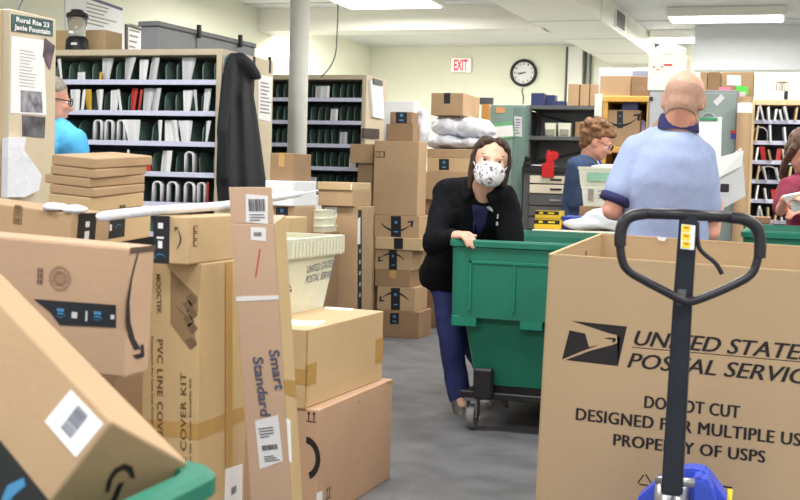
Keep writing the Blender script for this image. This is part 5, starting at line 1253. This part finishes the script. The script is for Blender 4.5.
def person(label, J, face, hup, skin=SKIN, b=1.0, top_m=None, leg_m=None, shoe_m=None, sleeve='long', hs=1.0, sfrac=.86, vox=.008, hands=(), front=None, cuffs=None, topname='jacket', tvox=.011, thick=.016, hem=-.12, tdisp=None, group=None):
    pel, neck = J['pel'], J['neck']; A, B = J['shA'], J['shB']
    base = V((pel.x, pel.y, 0)); t = thing('person', label, 'person', base); 
    q = {k: (v if k.startswith('toe') else v - base) for k, v in J.items()}
    # one continuous body
    bm = bmesh.new()
    hr, hf, hu = head_mesh(bm, q['head'], face, hup, hs)
    capsule(bm, q['neck'] - V((0, 0, .03)), q['head'] - hu * .02 * hs - hf * .03, .058 * b, .062 * hs)
    loft(bm, torso_rings(q['pel'], q['neck'], q['shA'], q['shB'], front, b, -.012))
    for s in 'AB':
        capsule(bm, q['neck'] - (q['neck'] - q['pel']).normalized() * .035, q['sh' + s], .045, .04)
        capsule(bm, q['sh' + s], q['el' + s], .046 * b, .038 * b); capsule(bm, q['el' + s], q['wr' + s], .04 * b, .027 * b)
        lat = (q['sh' + s] - q['neck']); 
        hip = q['hip' + s]
        capsule(bm, hip, q['kn' + s], .075 * b, .05 * b); capsule(bm, q['kn' + s], q['an' + s], .05 * b, .035)
        capsule(bm, q['an' + s] - V((0, 0, .03)), q['an' + s] + q['toe' + s] * .8 - V((0, 0, .01)), .03, .024)
    for s, d, n, side, curl in hands: hand_mesh(bm, q['wr' + s], d, n, side, curl, b)
    body = remeshed('body', bm, skin, vox, 2, t)
    # top garment
    bm = bmesh.new()
    loft(bm, torso_rings(q['pel'], q['neck'] - (q['neck'] - q['pel']).normalized() * .012, q['shA'], q['shB'], front, b, thick, hem))
    for s in 'AB':
        capsule(bm, q['neck'] - (q['neck'] - q['pel']).normalized() * .03, q['sh' + s], .062 + thick * .5, .058 + thick * .5)
        capsule(bm, q['sh' + s], q['el' + s] if sleeve == 'long' else q['sh' + s].lerp(q['el' + s], sfrac), (.062 * b + thick * .5), (.05 * b + thick * (.5 if sleeve == 'long' else .7)))
        if sleeve == 'long': capsule(bm, q['el' + s], q['el' + s].lerp(q['wr' + s], .93), .05 * b + thick * .5, .038 * b + thick * .3)
    g = remeshed(topname, bm, top_m, tvox, 3, t, tdisp)
    # trousers
    bm = bmesh.new()
    loft(bm, torso_rings(q['pel'], q['neck'], q['shA'], q['shB'], front, b, .004, -.17)[:4])
    for s in 'AB':
        capsule(bm, q['hip' + s], q['kn' + s], .094 * b, .068 * b); capsule(bm, q['kn' + s], q['an' + s] - V((0, 0, .02)), .068 * b, .062 * b)
    remeshed('trousers', bm, leg_m, tvox, 3, t, (.006, 9))
    for s in 'AB':
        bm = bmesh.new(); an = q['an' + s]; td = q['toe' + s].normalized(); M3 = Matrix((V((-td.y, td.x, 0)), td, V((0, 0, 1)))).transposed()
        ground = V((an.x, an.y, 0))
        ell(bm, ground + td * .055 + V((0, 0, .045)), (.05, .13, .046), M3); ell(bm, ground - td * .01 + V((0, 0, .065)), (.046, .068, .066), M3)
        sh = remeshed('shoe', bm, shoe_m, .008, 2, t)
        bm = bmesh.new(); rings = []
        for zz2, k in ((0.0, .94), (.02, 1.0), (.026, .96)): rings.append([ground + td * (.052 + .133 * k * math.sin(a)) + V((-td.y, td.x, 0)) * .047 * k * math.cos(a) + V((0, 0, zz2)) for a in [6.28319 * i / 20 for i in range(20)]])
        loft(bm, rings); finish('shoe_sole', bm, mat('sole_grey', (196, 192, 184), .6), sh)
    return t, q, (hr, hf, hu), base
def eyes(t, q, fr, s=1.0, iris=(70, 50, 40), brow=(60, 44, 36)):
    r, f, u = fr; c = q['head']; M3 = Matrix((r, f, u)).transposed()
    for k in (-1, 1):
        bm = bmesh.new(); ell(bm, c + (r * k * .032 + f * .0735 - u * .002) * s, (.0145 * s, .012 * s, .0095 * s), M3, 14); e = finish('eye', bm, PAPER, t, True)
        bm = bmesh.new(); ell(bm, c + (r * k * .032 + f * .083 - u * .002) * s, (.0085 * s, .005 * s, .0085 * s), M3, 12); finish('iris', bm, mat('iris_dark', iris, .2), e, True)
        bm = bmesh.new(); capsule(bm, c + (r * k * .016 + f * .092 + u * .0215) * s, c + (r * k * .048 + f * .08 + u * .021) * s, .003 * s, .002 * s, 8); finish('eyebrow', bm, mat('brow', brow, .8), t, True)

# ---------- woman with the mask leaning on the hamper
J = dict(head=P(490.5, 162, 5.40), neck=P(483, 188, 5.50), shA=P(447, 194, 5.68), shB=P(504, 199, 5.6),
         elA=P(434, 243, 5.50), wrA=P(455, 236, 5.33), elB=P(511, 243, 5.48), wrB=P(505, 260, 5.6),
         pel=P(456, 268, 5.93), hipA=P(446, 275, 5.95), hipB=P(467, 275, 5.98), knA=P(450, 333, 5.85), knB=P(468, 335, 6.0))
J['anA'] = PZ(459, 392, .09); J['anB'] = J['anA'] + V((.12, .28, 0)); J['toeA'] = V((.05, -.09, -.05)); J['toeB'] = V((.05, -.09, -.05))
FLEECE = mat('black_fleece', (22, 23, 27), .95, var=.25, scale=9, bump=.35, bscale=60, spec=.12)
JEANS = mat('blue_jeans', (44, 52, 104), .85, var=.18, scale=12, bump=.15, bscale=80)
toCam = (CAM - J['head']); 
fdir = (toCam.normalized() + V((.1, 0, .12))).normalized()
uph = (CY + CX * .16).normalized()
hd = (P(468, 234.5, 5.26) - J['wrA'])
t, q, fr, base = person('woman in black fleece jacket and patterned mask leaning on the green hamper', J, fdir, uph, SKIN, .92, FLEECE, JEANS, mat('shoe_grey', (120, 118, 112), .6, var=.3, scale=30, rgb2=(70, 68, 66)), 'long', 1.03, .86, .007,
    [('A', hd, V((0, -.3, 1)), -1, 1.15), ('B', V((.1, -.5, -.6)), V((0, -.4, .6)), 1, .5)], thick=.024, tdisp=(.012, 6), hem=-.14)
r, f, u = fr; c = q['head']; M3 = Matrix((r, f, u)).transposed()
eyes(t, q, fr, 1.0)
HAIR = mat('brown_hair', (62, 46, 38), .5, var=.3, scale=30, stretch=(3, 3, .6), bump=.3, bscale=50)
bm = bmesh.new()
for k in (-1, 1):
    ell(bm, c + r * k * .022 - f * .034 + u * .044, (.063, .086, .08), M3)
    ell(bm, c + r * k * .028 + f * .036 + u * .084, (.036, .047, .028), M3); ell(bm, c + r * k * .052 + f * .036 + u * .066, (.022, .036, .026), M3)
    capsule(bm, c + r * k * .058 + f * .035 + u * .075, c + r * k * .08 + f * .004 + u * .01, .017, .016)
    capsule(bm, c + r * k * .08 + f * .004 + u * .01, c + r * k * .076 - f * .02 - u * .09, .016, .016)
capsule(bm, c + r * .076 - f * .02 - u * .09, c + r * .072 - f * .025 - u * .125, .016, .01)
ell(bm, c - f * .06 - u * .02, (.08, .05, .09), M3)
capsule(bm, c - f * .055 - u * .03, c - f * .06 - u * .07, .05, .035)
remeshed('hair', bm, HAIR, .005, 4, t, (.0025, 30))
def mask_mesh(bm, c, r, f, u, k=1.0):
    rows = []
    for i in range(11):
        el = R(-80 + 118 * i / 10); row = []
        for j_ in range(21):
            az = R(-88 + 176 * j_ / 20); x = .0665 * math.sin(az) * math.cos(el * .75); y = .026 + (.078 + .012 * math.cos(az) ** 4) * math.cos(az) * math.cos(el * .8); z = -.05 + .062 * math.sin(el) - .012 * (1 - math.cos(az)) * (1 if el > 0 else -1)
            if el > R(10): y += .012 * math.cos(az) ** 6
            row.append(c + (r * x + f * y + u * z) * k)
        rows.append(row)
    rv = [[bm.verts.new(p) for p in row] for row in rows]
    for a, b_ in zip(rv, rv[1:]):
        for i in range(20): bm.faces.new((a[i], a[i + 1], b_[i + 1], b_[i]))
MASK = mat('patterned_mask', (244, 242, 246), .7, var=0, scale=70, rgb2=(120, 112, 140), detail=1)
MASK.node_tree.nodes['Color Ramp'].color_ramp.elements[0].position = .53; MASK.node_tree.nodes['Color Ramp'].color_ramp.elements[1].position = .62
bm = bmesh.new(); mask_mesh(bm, c, r, f, u, 1.08)
mk = finish('face_mask', bm, MASK, t, True); so = mk.modifiers.new('s', 'SOLIDIFY'); so.thickness = .003
for k in (-1, 1):
    bm = bmesh.new(); tube(bm, smoothpath([c + r * k * .068 + f * .03 - u * .03, c + r * k * .08 + f * .0 + u * .0, c + r * k * .082 - f * .02 + u * .01], 1), .002, 6); finish('ear_loop', bm, PAPER, mk)
# purple shirt in the open neck, zip, jacket collar, small logo, lanyard tag
nk = q['neck']
axis = (nk - q['pel']).normalized(); lat = (q['shB'] - q['shA']).normalized(); fw = lat.cross(axis).normalized()
if fw.dot(CAM - J['neck']) < 0: fw = -fw
COLL = FLEECE
bm = bmesh.new()
ring = []
for i in range(25):
    a = R(-150 + 300 * i / 24) ; ring.append(nk + axis * .004 + lat * .078 * math.sin(a + math.pi) - fw * .07 * math.cos(a) + fw * .02 + axis * (.012 * math.cos(a)))
tube(bm, [p + axis * .014 for p in ring], .029, 10); remeshed('jacket_collar', bm, COLL, .008, 3, t)
SH = mat('navy_shirt', (40, 38, 84), .8, var=.1)
def chest(px, py, dd=0): 
    """point on the front of the jacket along this pixel"""
    return P(px, py, 5.47 + dd) - base
bm = bmesh.new()
pp = [chest(471, 206), chest(489, 209), chest(481, 238)]
o_ = [p + fw * .0 for p in pp]
def hit(obj, px, py):
    """where the ray through a pixel meets this child mesh"""
    Mi = Matrix.Translation(-base); o = Mi @ CAM; d = ray(px, py).normalized()
    ok, loc, nrm, _ = obj.ray_cast(o, d)
    return (loc, nrm) if ok else (P(px, py, 5.45) - base, fw)
jk = [o for o in t.children if o.name.startswith('jacket') and 'collar' not in o.name][0]
def patch(name, obj, pts, m, lift=.004, sub=3):
    """a thin cloth patch laid on the surface of a garment"""
    n = len(pts); ce = (sum(p[0] for p in pts) / n, sum(p[1] for p in pts) / n)
    bm = bmesh.new(); rings = []
    for s in [k / sub for k in range(1, sub + 1)]:
        row = []
        for i in range(n * 3):
            a, b_ = pts[i // 3], pts[(i // 3 + 1) % n]; w_ = (i % 3) / 3
            x, y = a[0] * (1 - w_) + b_[0] * w_, a[1] * (1 - w_) + b_[1] * w_
            l_, n_ = hit(obj, ce[0] + (x - ce[0]) * s, ce[1] + (y - ce[1]) * s); row.append(bm.verts.new(l_ + n_ * lift))
        rings.append(row)
    l_, n_ = hit(obj, *ce); cv = bm.verts.new(l_ + n_ * lift)
    N = n * 3
    for i in range(N): bm.faces.new((cv, rings[0][i], rings[0][(i + 1) % N]))
    for a, b_ in zip(rings, rings[1:]):
        for i in range(N): bm.faces.new((a[i], b_[i], b_[(i + 1) % N], a[(i + 1) % N]))
    o = finish(name, bm, m, t, True); so = o.modifiers.new('s', 'SOLIDIFY'); so.thickness = .003; so.offset = 0
    return o
bpy.context.view_layer.update()
patch('shirt_front', jk, [(472, 204), (488, 207), (486, 222), (479, 236), (474, 222)], SH, .004)
patch('zip', jk, [(473.2, 222), (474.4, 222), (473.5, 246), (472.2, 246)], mat('zip_blue', (50, 56, 110), .4), .004)
patch('jacket_logo', jk, [(486, 207), (489, 206), (492, 209), (492.5, 212), (489, 210)], mat('logo_grey', (190, 192, 196), .6), .004)
patch('jacket_tag', jk, [(497, 214), (498.6, 214), (498.8, 219), (497.3, 219)], PAPER_G, .005)
patch('jacket_tag', jk, [(496.8, 222), (498.6, 222), (498.6, 226), (497, 226)], PAPER_G, .005)

# ---------- bald man in the pale blue polo, from behind
J = dict(head=P(684, 101, 4.76), neck=P(677, 127, 4.80), shA=P(637, 152, 4.84), shB=P(699, 158, 4.86), elA=P(612, 210, 4.82), elB=P(710, 232, 4.86), wrA=P(628, 216, 5.02), wrB=P(716, 212, 5.06),
         pel=P(660, 262, 4.86))
pz = J['pel']; dv = V((math.cos(YAW), math.sin(YAW), 0))
for s, k in (('A', -1), ('B', 1)):
    J['hip' + s] = pz + dv * .085 * k - V((0, 0, .03)); h = J['hip' + s]; J['an' + s] = V((h.x + dv.x * .02 * k, h.y + dv.y * .02 * k, .09)); J['kn' + s] = V((h.x, h.y, .44)); J['toe' + s] = V((-.02, .09, -.05))
POLO = mat('pale_blue_polo', (154, 168, 206), .85, var=.04, scale=60, bump=.12, bscale=14)
NAVYC = mat('navy_cloth', (44, 44, 92), .85, var=.08)
fd = (_fh + V((.35, 0, -.35))).normalized()
t, q, fr, base = person('bald man in pale blue polo shirt with navy collar seen from behind', J, fd, V((.06, 0, 1)), SKIN2, 1.03, POLO, NAVYC, BLK, 'short', 1.0, .66, .008,
    [('A', V((.3, .8, -.1)), V((0, 0, 1)), 1, .5), ('B', V((.1, .7, .35)), V((.9, 0, .3)), -1, .5)], topname='polo_shirt', thick=.02, tdisp=(.008, 5), hem=-.2)
r, f, u = fr; c = q['head']; M3 = Matrix((r, f, u)).transposed()
eyes(t, q, fr)
STUB = mat('grey_stubble_hair', (178, 142, 124), .8, var=.1, scale=60, bump=.2, bscale=200)
bpy.context.view_layer.update()
bodyo = [o for o in t.children if o.name.startswith('body')][0]
bm = bmesh.new()
rows = []
for i in range(13):
    row = []
    for j_ in range(41):
        az = R(-112 + 224 * j_ / 40); el = R(-50 + 62 * i / 12 - 6 * abs(az) * (1 - i / 12))
        d_ = (r * math.sin(az) * math.cos(el) - f * math.cos(az) * math.cos(el) + u * math.sin(el)); c0 = c + u * .02
        ok, loc, nn, _ = bodyo.ray_cast(c0 + d_ * .3, -d_)
        row.append(loc + d_ * .0012 if ok else c0 + d_ * .1)
    rows.append(row)
rv = [[bm.verts.new(p) for p in row] for row in rows]
for a, b_ in zip(rv, rv[1:]):
    for i in range(40): bm.faces.new((a[i], a[i + 1], b_[i + 1], b_[i]))
hh_ = finish('cropped_hair', bm, STUB, t, True); so = hh_.modifiers.new('s', 'SOLIDIFY'); so.thickness = .001
nk = q['neck']; lat = (q['shB'] - q['shA']).normalized(); axis = (nk - q['pel']).normalized(); bk = axis.cross(lat).normalized()
if bk.dot(CAM - J['neck']) < 0: bk = -bk
bm = bmesh.new()
rings = []
hcol = (c - nk).normalized()
for k, (h, e) in enumerate(((-.035, 1.0), (.0, .93), (.024, .86), (.028, .83), (.024, .8), (-.02, .85))):
    rings.append([nk + axis * h + hcol * .02 + lat * .087 * e * math.sin(a) + bk * (.08 * e * math.cos(a)) + axis * .012 * math.cos(a) for a in [6.28319 * i / 28 for i in range(28)]])
loft(bm, rings, cap=False); finish('shirt_collar', bm, NAVYC, t, True)
for s in 'AB':
    a_, b_ = q['sh' + s], q['el' + s]; d_ = (b_ - a_).normalized(); e0 = a_.lerp(b_, .66) + d_ * .022; 
    bm = bmesh.new(); tube(bm, [e0, e0 + d_ * .006, e0 + d_ * .034, e0 + d_ * .04], [.055, .0685, .068, .044], 20); finish('sleeve_cuff', bm, NAVYC, t, True)
# mail held in his hand
hp = P(730, 182, 5.05)
for k, (pts, m_, l_) in enumerate(((((714, 170), (741, 148), (745, 196), (716, 212)), PAPER_G, 'grey newspaper held by the bald man, behind the white one'), (((716, 158), (743, 151), (741, 166), (718, 178)), PAPER, 'white folded flyer held by the bald man, on top'))):
    bm = bmesh.new(); dq = 5.2 - .03 * k; a = [P(x, y, dq + .08 * (i in (1, 2))) for i, (x, y) in enumerate(pts)]
    n_ = (a[1] - a[0]).cross(a[3] - a[0]).normalized() * .004
    loft(bm, [[p - n_ for p in a], [p + n_ for p in a]]); o = finish('newspaper' if k == 0 else 'flyer', bm, m_); tag(o, l_, 'mail')
    if k == 0:
        bm = bmesh.new(); b0 = P(725, 188, 5.19); bx(bm, b0.x - .018, b0.x + .018, b0.y - .03, b0.y - .02, b0.z - .018, b0.z + .018, .003); 
        oo = finish('printed_picture', bm, INK); oo.parent = o

# ---------- curly haired woman in the blue-grey fleece
d0 = 7.75
J = dict(head=P(598, 142, d0), neck=P(587, 160, d0 + .03), shA=P(577, 167, d0 - .17), shB=P(589, 167, d0 + .17), elA=P(574, 200, d0 - .17), elB=P(592, 205, d0 + .2), wrA=P(606, 204, d0 - .12), wrB=P(608, 203, d0 + .1), pel=P(579, 232, d0))
ax = V((-math.sin(YAW), math.cos(YAW), 0)); fx = V((math.cos(YAW), math.sin(YAW), 0)); pz = J['pel']
for s, k in (('A', -1), ('B', 1)):
    J['hip' + s] = pz + ax * .085 * k - V((0, 0, .03)); h = J['hip' + s]; J['an' + s] = V((h.x, h.y, .09)); J['kn' + s] = V((h.x, h.y, .44)) + fx * .02; J['toe' + s] = fx * .09 + V((0, 0, -.05))
FL2 = mat('blue_grey_fleece', (62, 78, 108), .95, var=.18, scale=9, bump=.25, bscale=50, spec=.15)
fd = (fx + V((0, -.25, -.45))).normalized()
t, q, fr, base = person('curly-haired woman in blue-grey fleece looking down at the white mail tubs', J, fd, V((.35, 0, 1)), SKIN2, .93, FL2, JEANS, BLK, 'long', .93, .86, .009,
    [('A', fx + V((0, 0, -.2)), V((0, 0, 1)), -1, .5), ('B', fx + V((0, 0, -.2)), V((0, 0, 1)), 1, .5)], thick=.022, tdisp=(.01, 6))
r, f, u = fr; c = q['head']; M3 = Matrix((r, f, u)).transposed(); eyes(t, q, fr, .98)
CURL = mat('curly_hair', (150, 106, 70), .6, var=.3, scale=30, bump=.5, bscale=45, rgb2=(96, 66, 46))
bm = bmesh.new(); rc2 = random.Random(3)
ell(bm, c - f * .035 + u * .045, (.088, .092, .08), M3); ell(bm, c - f * .065 - u * .01, (.082, .055, .075), M3); ell(bm, c + f * .04 + u * .08, (.065, .046, .033), M3)
for k in range(46):
    a, e_ = rc2.uniform(0, 6.28), rc2.uniform(-.5, 1.4); p = V((.088 * math.cos(a) * math.cos(e_), .105 * math.sin(a) * math.cos(e_), .045 + .09 * math.sin(e_)))
    if p.y > .035 and p.z < .07: continue
    ell(bm, c + r * p.x + f * (p.y - .03) + u * p.z, (.026, .026, .022), M3, 8)
remeshed('curly_hair', bm, CURL, .008, 1, t, (.008, 30))
bm = bmesh.new()
for k in (-1, 1): tube(bm, [c + r * k * .032 + f * .1 + u * .004 + (r * math.cos(a) * .024 + u * math.sin(a) * .018) for a in [6.28319 * i / 14 for i in range(14)]], .002, 6, True); tube(bm, [c + r * k * .056 + f * .098 + u * .006, c + r * k * .08 - f * .0 + u * .008], .002, 6)
finish('glasses', bm, BLK, t)
bm = bmesh.new(); tube(bm, smoothpath([q['neck'] + fx * .07 - ax * .05, q['neck'] + fx * .125 - V((0, 0, .09)), q['neck'] + fx * .135 - V((0, 0, .16))], 1), .008, 6); finish('lanyard', bm, mat('lanyard_blue', (70, 110, 200), .5), t)

# ---------- woman in maroon at the right edge
d0 = 7.2
J = dict(head=P(803, 151, d0), neck=P(807, 176, d0 + .04), shA=P(789, 188, d0 - .1), shB=P(834, 187, d0 + .16), elA=P(781, 210, d0 - .2), elB=P(840, 214, d0 + .05), wrA=P(786, 199, d0 - .34), wrB=P(806, 212, d0 - .25), pel=P(811, 245, d0 + .05))
pz = J['pel']; lat_ = (J['shB'] - J['shA']); lat_.z = 0; lat_.normalize(); fm = V((lat_.y, -lat_.x, 0))
for s, k in (('A', -1), ('B', 1)):
    J['hip' + s] = pz + lat_ * .085 * k - V((0, 0, .03)); h = J['hip' + s]; J['an' + s] = V((h.x, h.y, .09)); J['kn' + s] = V((h.x, h.y, .44)); J['toe' + s] = fm * .09 + V((0, 0, -.05))
MAR = mat('maroon_shirt', (122, 36, 62), .85, var=.08, scale=9, bump=.1, bscale=12)
fd = (fm + V((-.5, 0, -.45))).normalized()
t, q, fr, base = person('woman in maroon shirt reading papers at the edge of the frame', J, fd, V((0, 0, 1)), SKIN2, .93, MAR, mat('dark_trousers', (70, 30, 44), .8), BLK, 'short', .98, .86, .009,
    [('A', V((.5, -.4, .1)), V((-.3, -.3, .8)), 1, .5), ('B', V((-.6, -.5, .0)), V((0, -.2, .9)), -1, .5)], topname='shirt', thick=.018, tdisp=(.008, 6))
r, f, u = fr; c = q['head']; M3 = Matrix((r, f, u)).transposed(); eyes(t, q, fr, .98)
bm = bmesh.new(); ell(bm, c - f * .03 + u * .045, (.09, .1, .082), M3); ell(bm, c - f * .06 - u * .03, (.085, .06, .09), M3)
for k in (-1, 1): capsule(bm, c + r * k * .078 + f * .02 + u * .03, c + r * k * .082 - f * .01 - u * .1, .026, .024); capsule(bm, c + r * k * .08 - f * .01 - u * .1, c + r * k * .075 + f * .0 - u * .19, .024, .02)
remeshed('hair', bm, mat('dark_brown_hair', (88, 62, 50), .5, var=.25, scale=30, bump=.3, bscale=50), .008, 2, t, (.006, 30))
bm = bmesh.new()
for k in (-1, 1): tube(bm, [c + r * k * .032 + f * .1 + u * .0 + (r * math.cos(a) * .024 + u * math.sin(a) * .018) for a in [6.28319 * i / 14 for i in range(14)]], .002, 6, True)
finish('glasses', bm, BLK, t)
a = [P(783, 196, d0 - .42), P(812, 190, d0 - .4), P(818, 206, d0 - .34), P(793, 212, d0 - .36)]; n_ = (a[1] - a[0]).cross(a[3] - a[0]).normalized() * .008
bm = bmesh.new(); loft(bm, [[p - n_ for p in a], [p + n_ for p in a]]); tag(finish('folded_papers', bm, PAPER), 'folded white papers in the hands of the woman in maroon', 'papers')

# ---------- grey haired man in the bright blue shirt behind the case end
d0 = 5.75
J = dict(head=P(49, 100, d0), neck=P(55, 124, d0 + .02), shA=P(72, 142, d0 - .1), shB=P(46, 140, d0 + .2), elA=P(80, 182, d0 - .1), elB=P(50, 190, d0 + .3), wrA=P(95, 205, d0 + .1), wrB=P(80, 205, d0 + .35), pel=P(62, 225, d0 + .05))
pz = J['pel']; lat_ = (J['shB'] - J['shA']); lat_.z = 0; lat_.normalize(); fm = V((lat_.y, -lat_.x, 0))
if fm.y < 0: fm = -fm
for s, k in (('A', -1), ('B', 1)):
    J['hip' + s] = pz + lat_ * .085 * k - V((0, 0, .03)); h = J['hip' + s]; J['an' + s] = V((h.x, h.y, .09)); J['kn' + s] = V((h.x, h.y, .44)); J['toe' + s] = fm * .09 + V((0, 0, -.05))
CY_ = mat('bright_blue_shirt', (86, 178, 232), .85, var=.05, scale=9, bump=.12, bscale=12)
fd = (V((math.cos(YAW), math.sin(YAW), 0)) + _fh * .55 + V((0, 0, -.1))).normalized()
t, q, fr, base = person('grey-haired person in bright blue shirt partly behind the beige case end', J, fd, V((0, 0, 1)), SKIN2, 1.0, CY_, NAVYC, BLK, 'long', 1.0, .86, .009,
    [('A', fm, V((0, 0, 1)), 1, .5), ('B', fm, V((0, 0, 1)), -1, .5)], topname='shirt', thick=.02, tdisp=(.008, 6))
r, f, u = fr; c = q['head']; M3 = Matrix((r, f, u)).transposed(); eyes(t, q, fr, 1.0)
bm = bmesh.new(); ell(bm, c - f * .02 + u * .055, (.083, .1, .07), M3); ell(bm, c - f * .06 + u * .0, (.08, .055, .07), M3)
remeshed('hair', bm, mat('grey_hair', (150, 142, 134), .6, var=.2, scale=30, bump=.3, bscale=60), .008, 2, t, (.005, 30))
bm = bmesh.new()
for k in (-1, 1): tube(bm, [c + r * k * .032 + f * .1 + (r * math.cos(a) * .024 + u * math.sin(a) * .018) for a in [6.28319 * i / 14 for i in range(14)]], .0025, 6, True); tube(bm, [c + r * k * .056 + f * .098 + u * .004, c + r * k * .082 - f * .0 + u * .006], .0025, 6)
finish('glasses', bm, BLK, t)
bm = bmesh.new(); ell(bm, c + f * .03 - u * .1, (.06, .06, .03), M3); remeshed('lowered_mask', bm, BLK, .006, 2, t)
